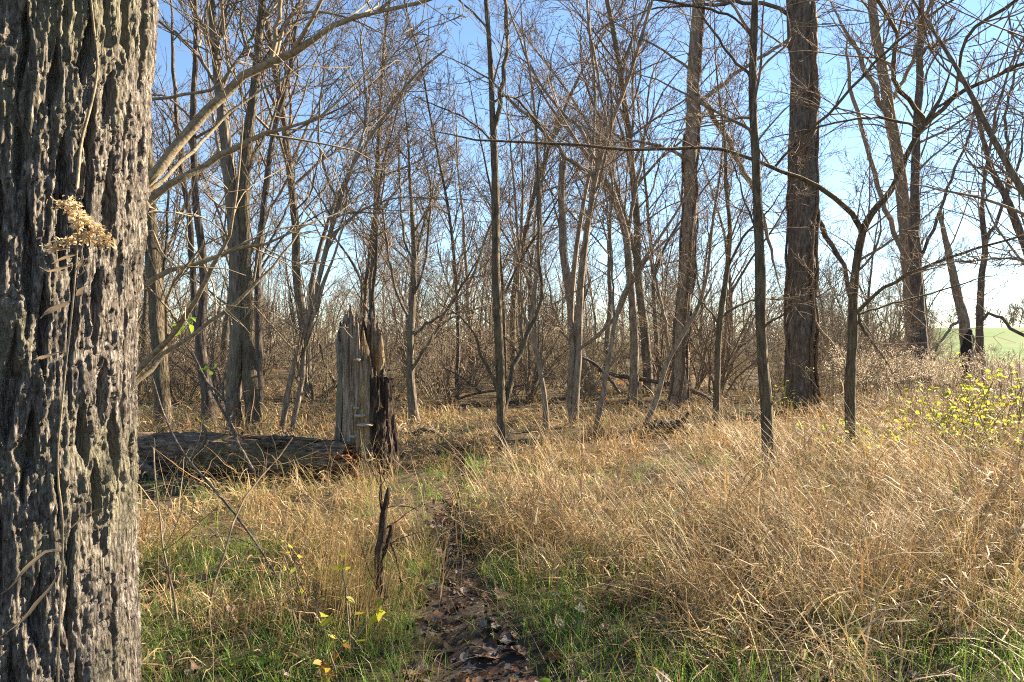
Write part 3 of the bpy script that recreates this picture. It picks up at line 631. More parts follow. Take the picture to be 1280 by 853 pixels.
def scatter(protos, names, weights, n, ymin, ymax, mind, smin, smax, rg, pw=1.0, wide=.86, tree=False):
    pts = []; used = [False] * len(protos); tries = 0
    while len(pts) < n and tries < 60000:
        tries += 1
        y = ymin + (ymax - ymin) * rg.uniform() ** pw; x = rg.uniform(-wide, wide) * y
        px = CX + F * x / y
        if px > 1165 and y > 21: continue                     # the meadow opens there
        if px > 1085 and y < 24: continue
        if tree and px > 880 and y < 34: continue      # open ground on the sunny side
        if any((x - a) ** 2 + (y - b) ** 2 < (mind * (.6 + y / 40)) ** 2 for a, b in pts): continue
        pts.append((x, y))
        k = rg.choice(len(protos), p=weights); s = rg.uniform(smin, smax)
        sc2 = (s * rg.uniform(.85, 1.2), s)
        loc = (x, y, float(gz(x, y)))
        lab = place_label(names[k], x, y); grp = lab.replace(' tree ', ' trees ') + ' in the woods'
        if not used[k]:
            o = protos[k]; tag(o, lab, None, grp); o.location = loc; o.rotation_euler = (0, 0, rg.uniform(0, 6.28)); o.scale = (sc2[0], sc2[0], sc2[1]); used[k] = True
        else: copy_tree(protos[k], loc, rg.uniform(0, 6.28), sc2, lab, grp)
    return pts
rs = np.random.default_rng(42)
scatter(protos, [g[1] for g in G_T], [.22, .2, .26, .14, .18], 150, 17.5, 82, 1.15, .75, 1.25, rs, pw=1.35, tree=True)
scatter(brush, [g[1] for g in G_B], [.46, .27, .27], 225, 16.5, 66, .85, .55, 1.15, rs, pw=1.4)
for k, (px, d) in enumerate([(1092, 22), (1110, 27), (1128, 30), (1150, 33), (1170, 29), (1185, 34), (1100, 34), (1140, 40), (1075, 24), (1165, 38)]):
    x = (px - CX) / F * d; copy_tree(brush[k % 3], (x, d, float(gz(x, d))), k * 1.7, (.8, .8), 'grey twiggy brush at the foot of the two stout trees on the meadow edge', 'brush along the meadow edge')
tb = TB(); rg = np.random.default_rng(78); n = 900
a = np.radians(rg.uniform(-48, 29.5, n)); r = rg.uniform(58, 105, n)
S = np.stack([r * np.sin(a), r * np.cos(a), np.full(n, -.2)], 1); D = np.stack([rg.normal(0, .35, n), rg.normal(0, .35, n), np.ones(n)], 1); L = 3 + 6 * rg.uniform(0, 1, n) ** 1.6
P, R = grow(S, D, L, L * .008, 5, .08, .02, rg=rg, tip=.3, minr=.012); tb.add(P, R, 3)
S, D, L2, Rc = kids(P, R, L, 7, .1, 1., (.4, 1.1), .5, .6, rg); P1, R1 = grow(S, D, L2, Rc, 3, .12, .03, rg=rg, minr=.014); tb.add(P1, R1, 3)
S, D, L3, Rc = kids(P1, R1, L2, 2.2, .1, 1., (.4, 1.1), .6, .7, rg); P2, R2 = grow(S, D, L3, Rc, 2, .12, .03, rg=rg, minr=.012); tb.add(P2, R2, 3)
tag(tb.build('distant_brush', TWIG), 'far-off thicket of brown brush closing the view between the trunks', 'brush', kind='stuff')
# unseen trees added off to the sunny side to cast shade into the clearing
for i, (x, y, k) in enumerate([(7.2, 5.6, 2), (8.6, 3.6, 2), (19, 15, 3), (5.7, 6.3, 4), (5.0, 3.9, 4)]):
    copy_tree(protos[k], (x, y, 0), i * 1.3, (1.0, 1.0), 'unseen bare tree added to shade the clearing, beyond the tall straw', 'unseen trees added to shade the clearing')

# a far-off wood that reads as one mass
tb = TB(); n = 150; rg = np.random.default_rng(77)
a = np.radians(rg.uniform(-50, 30, n)); r = rg.uniform(88, 150, n)
S = np.stack([r * np.sin(a), r * np.cos(a), np.full(n, -.2)], 1); L = rg.uniform(7, 13, n)
P, R = grow(S, np.tile([[0, 0, 1.]], (n, 1)), L, L * .012, 8, .05, .03, rg=rg, tip=.15); tb.add(P, R, 4)
S, D, L2, Rc = kids(P, R, L, 14, .2, .98, (.4, .95), .42, .5, rg); P1, R1 = grow(S, D, L2, Rc, 3, .1, .06, rg=rg, minr=.02); tb.add(P1, R1, 3)
S, D, L3, Rc = kids(P1, R1, L2, 4, .15, 1., (.4, .95), .5, .6, rg); P2, R2 = grow(S, D, L3, Rc, 2, .1, .05, rg=rg, minr=.015); tb.add(P2, R2, 3)
o = tb.build('distant_wood', TWIG); tag(o, 'far grey-brown wood seen as one mass through the trunks', 'woodland', kind='stuff')
tb = TB(); n = 46; a = np.radians(rg.uniform(29, 60, n)); r = rg.uniform(200, 240, n)
S = np.stack([r * np.sin(a), r * np.cos(a), meadow_z(r * np.sin(a), r * np.cos(a)) - .3], 1); L = rg.uniform(4, 9, n)
P, R = grow(S, np.tile([[0, 0, 1.]], (n, 1)), L, L * .02, 6, .05, .03, rg=rg, tip=.2); tb.add(P, R, 4)
S, D, L2, Rc = kids(P, R, L, 18, .15, .98, (.4, 1.), .5, .5, rg); P1, R1 = grow(S, D, L2, Rc, 4, .1, .05, rg=rg, minr=.06); tb.add(P1, R1, 3)
S, D, L3, Rc = kids(P1, R1, L2, 5, .15, 1., (.4, 1.), .5, .6, rg); P2, R2 = grow(S, D, L3, Rc, 2, .1, .05, rg=rg, minr=.05); tb.add(P2, R2, 3)
o = tb.build('hedgerow_wood', TWIG); tag(o, 'hazy line of far trees along the top of the meadow', 'woodland', kind='stuff')

# ------------------------------------------------------------------ the big furrowed trunk
def big_tree():
    base = np.array([-1.55, 2.14, float(gz(-1.55, 2.14))]); root = empty('old_furrowed_tree', base, 'massive old tree with deeply furrowed grey bark beside the tall dry stalk', 'tree')
    th = np.concatenate([np.linspace(-2.6, .8, 330, endpoint=False), np.linspace(.8, 2 * pi - 2.6, 60, endpoint=False)])
    z = np.concatenate([np.concatenate([np.linspace(-.15, .38, 50), np.linspace(.385, 2.75, 520)]), np.linspace(2.8, 9, 60)])
    Z, TH = np.meshgrid(z, th, indexing='ij')
    R0 = np.interp(z, [-.15, 0, .3, .7, 1.5, 3, 9], [.48, .42, .345, .327, .315, .305, .17])[:, None]
    R0 = R0 * (1 + .035 * vnoise(np.cos(TH) * 1.5, np.sin(TH) * 1.5, Z * .9, 3) + .05 * np.cos(TH * 5 + .6) * sstep(.8, 0, Z))
    cu, su = np.cos(TH) * .315, np.sin(TH) * .315
    U = TH / (2 * pi); nst = 27
    def stripes(slant, seed):                           # long ridges that wander, swell and pinch out
        wp = slant * Z + .95 * fbm(cu * 6, su * 6, Z * 1.5, 3, seed) + .30 * fbm(cu * 20, su * 20, Z * 5.5, 2, seed + 5)
        ph = U * nst + wp; a = np.abs(np.sin(pi * ph))
        wd = .42 + .30 * vnoise(cu * 11, su * 11, Z * 2.6, seed + 9)
        return sstep(wd, wd + .30, a)
    big = np.maximum(stripes(1.5, 42), .92 * stripes(-1.7, 142))
    rag = fbm(cu * 46, su * 46, Z * 6.5, 4, 92); brk = sstep(.07, .0, np.abs(fbm(cu * 15, su * 15, Z * 17, 3, 77)))
    shred = 1 - np.abs(fbm(cu * 85, su * 85, Z * 10, 3, 62)) * 2
    terr = np.floor((big * 1.2 + .42 * rag) * 4) / 4
    fine = fbm(cu * 120, su * 120, Z * 70, 2, 71)
    dsp = .026 * big + .013 * terr + .012 * rag * (.5 + .5 * big) + .009 * shred - .006 * brk * big + .005 * fine - .03
    RR = R0 + dsp
    cx = np.interp(z, [-.2, 0, .8, 1.5, 2.6, 9], [0, 0, -.012, -.002, .065, .45])[:, None]
    V = np.stack([cx + RR * np.cos(TH), .0 * TH + RR * np.sin(TH), Z], -1).reshape(-1, 3)
    m = len(th); i = np.arange(len(z) - 1)[:, None] * m; j = np.arange(m)[None]; j2 = (j + 1) % m
    link_mesh('trunk', V, [np.stack([i + j, i + j2, i + m + j2, i + m + j], -1).reshape(-1, 4)], BARK_BIG, root, smooth=False)
    # thin dead vine stems clinging to the bark
    for k, pts in enumerate([[(96, 235), (100, 180), (112, 140), (124, 85), (118, 40), (112, -20)]]):
        A = []
        for (px, py) in pts:
            d = at(px, py, 1.0) - np.array([0, 0, CAM_H])     # where this sight line meets the bark
            best = None
            for tt in np.linspace(1.3, 2.4, 500):
                p = np.array([0, 0, CAM_H]) + d * tt
                cxx = np.interp(p[2], [0, .8, 1.5, 2.6, 9], [0, -.012, -.002, .065, .45]) + base[0]
                if np.hypot(p[0] - cxx, p[1] - base[1]) < np.interp(p[2], [.3, .7, 1.5, 3, 9], [.345, .327, .315, .305, .17]) + .018: best = p; break
            if best is not None: A.append(best)
        if len(A) > 2:
            A = resample(chaikin(np.array(A), 2), 30); TB().add(A, np.linspace(.0045, .003, 30), 7, wob=.4, cap=True).build('vine_stem', TWIG_PALE, root, base)
    # limbs high above
    tb = TB(); rg = np.random.default_rng(3)
    S = np.array([[.1, 0, 5.], [.2, 0, 6.2], [.25, 0, 7.2], [.35, 0, 8.95], [.3, 0, 8.]]) ; D = np.array([[1, .6, .7], [-1, -.4, .8], [.3, 1, .9], [.2, 0, 1.], [-.4, .8, .9]])
    P, R = grow(S, D, np.array([4.5, 4, 4.5, 6, 4.]), np.array([.09, .09, .08, .155, .07]), 14, .08, .05, tip=.2, rg=rg)
    for k in range(5): TB().add(P[k], R[k], 9, wob=.1).build('limb', BARK_GREY, root)
    S, D, L, Rc = kids(P, R, np.full(5, 4.), 9, .2, 1., (.5, 1.), .5, .5, rg); P1, R1 = grow(S, D, L, Rc, 8, .1, .04, rg=rg); tb.add(P1, R1, 4)
    ramify2(tb, P1, R1, L, 2, rg, .8); tb.build('crown', TWIG, root)
big_tree()

# ------------------------------------------------------------------ splintered stump
def stump():
    c = np.array([-1.68, 7.55, float(gz(-1.68, 7.55))]); root = empty('splintered_stump', c, 'tall splintered grey tree stump with bracket fungi, at the end of the log', 'stump')
    rg = np.random.default_rng(21)
    # angles: 0 = +X (right), -pi/2 = toward the path side facing the camera
    n = 190; th = np.linspace(-pi, pi, n, endpoint=False)
    def prof(t):                                        # torn height round the shell
        deg = np.degrees(t)
        h = np.interp(deg, [-180, -150, -128, -120, -108, -98, -90, -62, -50, -30, 0, 30, 55, 75, 90, 110, 140, 160, 180],
                           [1.50, 1.50, 1.52, 1.70, 1.58, 1.44, 1.28, 1.20, .98, .95, 1.0, 1.12, 1.52, 1.62, 1.45, 1.35, 1.42, 1.55, 1.50])
        return h
    tear = .17 * np.abs(vnoise(th * 9, 0, 0, 3)) - .04 + .24 * np.maximum(0, vnoise(th * 17, 3, 0, 5)) ** 2 + .05 * vnoise(th * 34, 3, 0, 6)
    H = prof(th) + tear
    k = 44; t = np.linspace(0, 1, k)
    TH = np.repeat(th[None], k, 0); Z = t[:, None] * H[None] - .08 * (1 - t[:, None])
    R = np.interp(Z, [-.1, 0, .25, .7, 1.2, 1.8], [.37, .34, .30, .265, .245, .225])
    fib = .012 * vnoise(TH * 14, 2, Z * .8, 7) + .009 * vnoise(TH * 34, 2, Z * 1.5, 8) + .006 * vnoise(TH * 70, 3, Z * 3, 9)
    groove = -.05 * sstep(.22, .0, np.abs(TH + 1.42)) * sstep(1.6, .3, Z)
    R = R + fib + groove - .045 * sstep(.07, .0, np.abs(vnoise(TH * 2.6 + 3, 5, Z * .45, 17))) - .02 * sstep(.06, .0, np.abs(vnoise(TH * 7 + 1, 5, Z * .7, 18)))
    V = np.stack([R * np.cos(TH), R * np.sin(TH), Z], -1)
    Ri = R - .055 - .02 * vnoise(TH * 6, 4, Z * 4, 4) ; Ri = np.where(t[:, None] > .97, R - .012, Ri)
    Vi = np.stack([Ri * np.cos(TH), Ri * np.sin(TH), np.minimum(Z, H[None] - .01)], -1)
    A = V.reshape(-1, 3); B = Vi.reshape(-1, 3); N = len(A)
    i = np.arange(k - 1)[:, None] * n; j = np.arange(n)[None]; j2 = (j + 1) % n
    qo = np.stack([i + j, i + j2, i + n + j2, i + n + j], -1).reshape(-1, 4); qi = qo[:, ::-1] + N
    top = (k - 1) * n; jj = np.arange(n); qt = np.stack([top + jj, top + (jj + 1) % n, N + top + (jj + 1) % n, N + top + jj], -1)
    link_mesh('wood_shell', np.vstack([A, B]), [qo, qi, qt], WOOD_GREY, root)
    # rotten heart column in the front groove
    def slab(name, a0, a1, r0, thick, zf0, zf1, mat, na=46, nz=40, holes=0., rough=.015, seed=0, taper=None):
        a = np.linspace(a0, a1, na); tt = np.linspace(0, 1, nz)
        top = zf1(a); A2 = np.repeat(a[None], nz, 0); Z2 = zf0 + tt[:, None] * (top[None] - zf0)
        base = np.interp(Z2, [-.1, 0, .25, .7, 1.2, 1.8], [.37, .34, .30, .265, .245, .225]) * r0
        rr = base + thick + rough * (vnoise(A2 * 9, seed, Z2 * 3, 13) + .7 * vnoise(A2 * 26, seed, Z2 * 6, 15) + .5 * vnoise(A2 * 50, seed, Z2 * 18, 16))
        if holes: rr = rr - holes * (vnoise(A2 * 7, seed, Z2 * 2.2, 19) > .38)
        edge = np.minimum(sstep(0, .12, (A2 - a0) / (a1 - a0)), sstep(0, .12, (a1 - A2) / (a1 - a0))); rr = base + (rr - base) * (.35 + .65 * edge)
        Vo = np.stack([rr * np.cos(A2), rr * np.sin(A2), Z2], -1).reshape(-1, 3); ri = base - .03
        Vn = np.stack([ri * np.cos(A2), ri * np.sin(A2), Z2], -1).reshape(-1, 3); M = len(Vo)
        i = np.arange(nz - 1)[:, None] * na + np.arange(na - 1)[None]; q = np.stack([i, i + 1, i + na + 1, i + na], -1).reshape(-1, 4)
        e = []
        tp = (nz - 1) * na + np.arange(na - 1); e.append(np.stack([tp, tp + 1, M + tp + 1, M + tp], -1))
        for s in (0, na - 1):
            l = np.arange(nz - 1) * na + s; e.append(np.stack([l, l + na, M + l + na, M + l], -1))
        return link_mesh(name, np.vstack([Vo, Vn]), [q, q[:, ::-1] + M] + e, mat, root)
    slab('heartwood', -1.86, -1.0, .93, .004, -.05, lambda a: 1.24 + .05 * vnoise(a * 30, 1, 0, 2), WOOD_OCHRE, rough=.01, seed=3)
    slab('bark_slab', -1.12, .95, 1.03, .055, -.08, lambda a: .98 - .06 * (a + .1) + .05 * vnoise(a * 12, 2, 0, 8), SLAB, na=80, nz=60, holes=.05, rough=.026, seed=5)
    slab('bark_slab', 2.6, 3.9, 1.0, .02, -.08, lambda a: 1.35 + .1 * vnoise(a * 12, 2, 0, 28), BARK_GREY, rough=.014, seed=6)
    # freestanding splinters
    for (px, w, z0, z1, yy, lean, mat) in [(430, .055, 1.2, 1.74, -.02, .01, WOOD_GREY), (433, .035, 1.2, 1.66, -.05, .01, WOOD_GREY), (421, .04, 1.1, 1.52, -.02, -.02, WOOD_GREY), (427, .06, 1.2, 1.74, .05, -.02, WOOD_GREY), (424, .05, 1.2, 1.62, .08, -.05, WOOD_GREY), (436, .06, 1.1, 1.76, .1, .03, WOOD_GREY), (441, .05, 1.1, 1.6, .02, .03, WOOD_OCHRE), (461, .085, .9, 1.66, .12, .0, WOOD_GREY), (456, .07, .9, 1.60, .14, -.02, BARK_GREY), (467, .06, .9, 1.56, .13, .03, WOOD_GREY),
                                           (453, .06, .95, 1.55, .0, -.04, WOOD_OCHRE), (466, .05, .9, 1.5, .02, .05, WOOD_OCHRE), (445, .05, 1.1, 1.68, .17, .0, BARK_DARK), (472, .03, 1.0, 1.28, .1, .03, WOOD_GREY)]:
        x = (px - CX) / F * 7.55 - c[0]; m = 14; zz = np.linspace(z0, z1, m); s = np.linspace(0, 1, m)
        wv = w * (1 - s ** 3.2) * (1 + .25 * vnoise(zz * 9, px, 0, 3)) + .004; xx = x + lean * s + .012 * vnoise(zz * 5, px, 0, 5)
        f = np.stack([xx - wv, np.full(m, yy - .012), zz], 1); g = np.stack([xx + wv, np.full(m, yy - .012), zz - .04 * s], 1); h = np.stack([xx, np.full(m, yy - .035 - .01 * np.sin(zz * 20)), zz], 1); bk = np.stack([xx, np.full(m, yy + .03), zz], 1)
        Vv = np.stack([f, h, g, bk], 1).reshape(-1, 3); i = np.arange(m - 1)[:, None] * 4; j = np.arange(4)[None]
        link_mesh('splinter', Vv, [np.stack([i + j, i + (j + 1) % 4, i + 4 + (j + 1) % 4, i + 4 + j], -1).reshape(-1, 4)], mat, root, smooth=False)
    # bracket fungi
    for (px, py, wpx) in [(440, 455, 10), (439, 513, 8), (443, 522, 15), (450, 533, 23), (436, 547, 12), (447, 567, 24)]:
        a = np.linspace(0, pi, 13); rr = .98 * wpx / F * 7.3 / 2
        p = at(px, py + 8, 7.22) - c
        out = rr * .75
        rim = np.stack([p[0] - rr * np.cos(a), p[1] + .06 - (out + .05) * np.sin(a), p[2] + .006 * np.sin(a * 5 + px)], 1)
        up = np.stack([p[0] - rr * .8 * np.cos(a), p[1] + .07 - out * .55 * np.sin(a), np.full(13, p[2] + .011)], 1)
        dn = np.stack([p[0] - rr * .75 * np.cos(a), p[1] + .07 - out * .5 * np.sin(a), np.full(13, p[2] - .016)], 1)
        cu = np.array([[p[0], p[1] + .09, p[2] + .018], [p[0], p[1] + .09, p[2] - .03]])
        Vv = np.vstack([rim, up, dn, cu]); i = np.arange(12)
        q = np.vstack([np.stack([i, i + 1, i + 14, i + 13], 1), np.stack([i + 26, i + 27, i + 1, i], 1)]); tr = np.vstack([np.stack([i + 13, i + 14, np.full(12, 39)], 1), np.stack([i + 27, i + 26, np.full(12, 40)], 1)])
        link_mesh('bracket_fungus', Vv, [q, tr], FUNGUS, root)
    # crumbled red rot at the foot
    for kk in range(16):
        p = np.array([-.22 + rg.uniform(-.12, .32), -.33 - rg.uniform(0, .16), rg.uniform(0, .16)]); s = rg.uniform(.03, .075)
        th2 = rg.uniform(0, 6.28); m = 7; pts = []
        for (a, zc, ss) in [(0, -1, .7), (1, 0, 1.), (2, .9, .6)]:
            ang = np.arange(m) / m * 2 * pi + th2; r_ = s * ss * rg.uniform(.65, 1.25, m)
            pts.append(np.stack([p[0] + r_ * np.cos(ang) * .7, p[1] + r_ * np.sin(ang) * .7, p[2] + zc * s * 1.4 + rg.uniform(-.3, .3, m) * s], 1))
        Vv = np.vstack(pts + [p[None] + [[0, 0, s * 1.6]]]); i = np.arange(2)[:, None] * m; j = np.arange(m)[None]
        q = np.stack([i + j, i + (j + 1) % m, i + m + (j + 1) % m, i + m + j], -1).reshape(-1, 4); jj = np.arange(m)
        link_mesh('rotten_chunk', Vv, [q, np.stack([14 + jj, 14 + (jj + 1) % m, np.full(m, 21)], 1)], WOOD_RED if rg.uniform() < .6 else WOOD_OCHRE, root, smooth=False)
stump()
st = [o for o in bpy.data.objects if o.name.startswith('splintered_stump')][0]; st.location = ((455 - CX) / F * 7.95, 7.95, float(gz(-1.72, 7.95))); st.scale = (1.04, 1.04, 1.1)

# ------------------------------------------------------------------ fallen log
def log():
    A = at(60, 566, 7.95); B = at(438, 590, 7.6); A[2] = .22; B[2] = .17
    L = np.linalg.norm(B - A); c = (A + B) / 2; c[2] = 0
    root = empty('fallen_log', c, 'fallen dark mossy log lying between the big tree and the splintered stump', 'log')
    nx, n = 190, 64; t = np.linspace(0, 1, nx); th = np.linspace(0, 2 * pi, n, endpoint=False)
    Tt, TH = np.meshgrid(t, th, indexing='ij'); s = Tt * L
    ax = (B - A) / L; up = np.array([0, 0, 1.]); sd = np.cross(ax, up); sd /= np.linalg.norm(sd); up2 = np.cross(sd, ax)
    R = np.interp(Tt, [0, .5, .85, 1], [.245, .23, .205, .18])
    f1, f2 = worley(TH / (2 * pi) * 16 + .6 * fbm(np.cos(TH) * 2, np.sin(TH) * 2, s * 2, 2, 3), s / .22, 4, 16)
    R = R + .02 * sstep(0, .35, f2 - f1) + .03 * fbm(np.cos(TH) * 2, np.sin(TH) * 2, s * 1.6, 4, 12) + .008 * fbm(np.cos(TH) * 12, np.sin(TH) * 12, s * 14, 3, 15)
    # caved-in, torn towards the stump end
    cave = sstep(.62, .97, Tt) * np.maximum(0, vnoise(np.cos(TH) * 1.6 + 5, np.sin(TH) * 1.6, s * 2.6, 44)); R = R * (1 - .55 * cave)
    R = R - .10 * sstep(.16, .05, np.hypot((s - .77 * L) / 1.2, (TH - 5.6) * .26))           # hollow facing the camera
    off = t[:, None] * 0 + .03 * vnoise(s * .9, 3, 0, 7)
    C = A[None, None] + ax * (s + .05 * vnoise(TH * 3, 1, 0, 8) * (Tt > .98))[..., None] + up2 * off[..., None]
    V = C + R[..., None] * (np.cos(TH)[..., None] * up2 + np.sin(TH)[..., None] * -sd)
    i = np.arange(nx - 1)[:, None] * n; j = np.arange(n)[None]; j2 = (j + 1) % n
    o = link_mesh('log_body', V.reshape(-1, 3) - c, [np.stack([i + j, i + n + j, i + n + j2, i + j2], -1).reshape(-1, 4)], BARK_LOG, root)
    rg = np.random.default_rng(5)
    # torn end: ring of splinters of red rot round a hollow
    tb = TB()
    for k in range(70):
        a = rg.uniform(0, 2 * pi); r = rg.uniform(.04, .2); p = B - ax * .12 + up2 * r * np.cos(a) - sd * r * np.sin(a); l = rg.uniform(.1, .3)
        P = np.stack([p + (ax + rg.normal(0, .12, 3)) * l * q for q in np.linspace(0, 1, 4)]); tb.add(P, np.linspace(.028, .006, 4), 4)
    tb.build('torn_end', WOOD_RED, root, c)
    # loose bark plates near the torn end and a dead side branch under the log
    for k in range(9):
        a0 = rg.uniform(-.9, .9); s0 = L * rg.uniform(.6, .93); na, ns = 7, 6
        aa = a0 + np.linspace(-.28, .28, na); ss = s0 + np.linspace(-.16, .16, ns) * rg.uniform(.6, 1.2); Aa, Ss = np.meshgrid(aa, ss)
        rr = np.interp(Ss / L, [0, .5, .85, 1], [.245, .23, .205, .18]) + .035 + .02 * vnoise(Aa * 6, Ss * 8, k, 2)
        P = A + ax * Ss[..., None] + rr[..., None] * (np.cos(Aa)[..., None] * up2 - np.sin(Aa)[..., None] * sd)
        Pi = P - (np.cos(Aa)[..., None] * up2 - np.sin(Aa)[..., None] * sd) * .022; P = P.reshape(-1, 3); Pi = Pi.reshape(-1, 3)
        P[:, :] += rg.normal(0, .006, P.shape); i2 = np.arange(ns - 1)[:, None] * na + np.arange(na - 1)[None]; q = np.stack([i2, i2 + 1, i2 + na + 1, i2 + na], -1).reshape(-1, 4); M = len(P)
        bd = list(range(na)) + [r_ * na + na - 1 for r_ in range(1, ns)] + [(ns - 1) * na + k_ for k_ in range(na - 2, -1, -1)] + [r_ * na for r_ in range(ns - 2, 0, -1)]
        bd = np.array(bd); e = np.stack([bd, np.roll(bd, -1), np.roll(bd, -1) + M, bd + M], 1)
        link_mesh('bark_plate', np.vstack([P, Pi]) - c, [q, q[:, ::-1] + M, e], BARK_LOG, root, smooth=False)
    for pts in [[(150, 560, 12, -.35), (172, 577, 12, -.4), (192, 592, 10, -.45), (206, 612, 8, -.5)], [(240, 572, 6, -.25), (262, 548, 5, -.45), (250, 528, 3, -.5)]]:
        P = np.array([np.append(at(p[0], p[1], 7.75 + p[3]), p[2] / F * 7 / 2) for p in pts]); P = resample(chaikin(P, 2), 14); TB().add(P[:, :3], P[:, 3], 8, wob=.2, cap=True).build('side_branch', BARK_GREY, root, c)
log()

# ------------------------------------------------------------------ dead wood lying about
def stick_thing(name, label, cat, paths, depth, mat, sides=8, wob=.2, twig=0, seed=0, lv=1):
    base = at(paths[0][0][0], paths[0][0][1], depth); base[2] = float(gz(base[0], base[1])); root = empty(name, base, label, cat)
    rg = np.random.default_rng(seed + 60)
    for k, p in enumerate(paths):
        A = np.array([np.append(at(q[0], q[1], depth + (q[3] if len(q) > 3 else 0)), q[2] / F * depth / 2) for q in p]); A = resample(chaikin(A, 2), 22)
        A[1:-1, :3] += rg.normal(0, .12, (20, 3)) * A[1:-1, 3:4]
        TB().add(A[:, :3], A[:, 3], sides, wob=wob, cap=True).build('main_stem' if k == 0 else 'fork', mat, root, base)
        if twig:
            S, D, L, Rc = kids(A[None, :, :3], A[None, :, 3], np.array([1.]), np.array([twig]), .1, 1, (.5, 1.1), .45, .5, rg); P, R = grow(S, D, L, Rc, 7, .14, 0, rg=rg)
            for q in range(len(P)): TB().add(P[q], R[q], 4).build('twig', mat, root, base)
    return root
stick_thing('dead_stub', 'black rotted upright stick of dead wood beside the footpath', 'stump',
    [[(482, 805, 10), (479, 750, 10, .02), (474, 718, 11), (473, 690, 10), (478, 662, 9), (480, 640, 8), (484, 622, 6), (486, 610, 4)], [(475, 700, 6), (483, 684, 5, .02), (488, 668, 5, .03), (489, 656, 3, .03)], [(486, 675, 2.5, .03), (496, 698, 2, .03), (501, 728, 1.6, .03)], [(480, 650, 2.5), (474, 625, 2), (477, 600, 1.2)]], 3.75, SLAB, 14, .38, 2)
stick_thing('dead_branch', 'long thin dark dead branch leaning down off the log into the grass', 'branch',
    [[(372, 770, 2, -.6), (345, 715, 2.5, -.4), (300, 650, 3, -.2), (262, 605, 3.2), (228, 568, 3, .2), (205, 520, 2.6, .5), (190, 470, 2, .8)]], 4.3, BARK_DARK, 6, .15, 5, 2)
stick_thing('dead_branch', 'forked thin dark dead branch propped against the log by the twin trunks', 'branch',
    [[(318, 590, 4), (300, 560, 4, .3), (285, 525, 4, .5), (265, 490, 3, .7), (240, 440, 3, .9)], [(290, 535, 3, .4), (280, 500, 2.5, .6), (272, 460, 2, .8)]], 6.6, BARK_DARK, 6, .15, 5, 3)
stick_thing('fallen_bough', 'dark fallen bough propped behind the shaggy vine tree', 'log',
    [[(905, 510, 4, -1.), (880, 494, 5.5, -.6), (855, 484, 5.5, 0), (815, 477, 6, .6), (770, 470, 6, 1.2), (745, 462, 4, 1.6)]], 15.8, BARK_DARK, 10, .25, 5, 4)
stick_thing('fallen_bough', 'dead curved bough arching down beside the snapped pale trunk', 'log',
    [[(775, 492, 4), (764, 476, 4), (748, 458, 4), (732, 448, 3.5), (720, 446, 2.5)]], 15.5, BARK_DARK, 8, .2, 4, 5)
stick_thing('charred_log', 'short black charred log lying in pale grass at the leaning sapling', 'log',
    [[(808, 541, 17), (822, 536, 24), (838, 534, 22), (856, 536, 20), (866, 540, 10)], [(850, 534, 7), (856, 524, 5), (860, 516, 3)]], 10.9, CHAR, 14, .5, 2, 6)
stick_thing('dead_branch', 'low dark dead branch lying across the grass beyond the splintered stump', 'branch',
    [[(500, 541, 4), (520, 543, 6), (530, 535, 7), (545, 540, 4), (560, 550, 3)]], 10.2, BARK_DARK, 8, .3, 4, 7)
stick_thing('charred_stub', 'black burnt stub against the foot of the leaning dead trunk', 'stump',
    [[(1207, 470, 12), (1207, 445, 13), (1209, 425, 11), (1213, 412, 3)]], 23.2, CHAR, 12, .2, 0, 8)
for k, (lab, p, d) in enumerate([('grey tangle of dead branches lying under the knotted small tree', [[(560, 505, 3), (590, 492, 3.5), (625, 488, 3), (660, 480, 2)], [(600, 490, 3), (575, 470, 2.5), (555, 460, 2)]], 16.5),
                                 ('heap of dead sticks slumped in brush beside the dark double-stemmed tree', [[(395, 505, 5), (420, 480, 6), (450, 470, 5), (490, 462, 3)], [(420, 480, 5), (405, 455, 4), (400, 430, 3)]], 17.),
                                 ('bleached dead limb curved down beside the thick vine-wrapped trunk', [[(1062, 470, 4), (1050, 445, 5), (1036, 425, 5), (1026, 415, 4), (1018, 400, 3)]], 13.5)]):
    stick_thing('brush_pile' if k < 2 else 'dead_branch', lab, 'branches', p, d, TWIG_PALE if k == 2 else BARK_DARK, 6, .15, 12, 20 + k, 2)

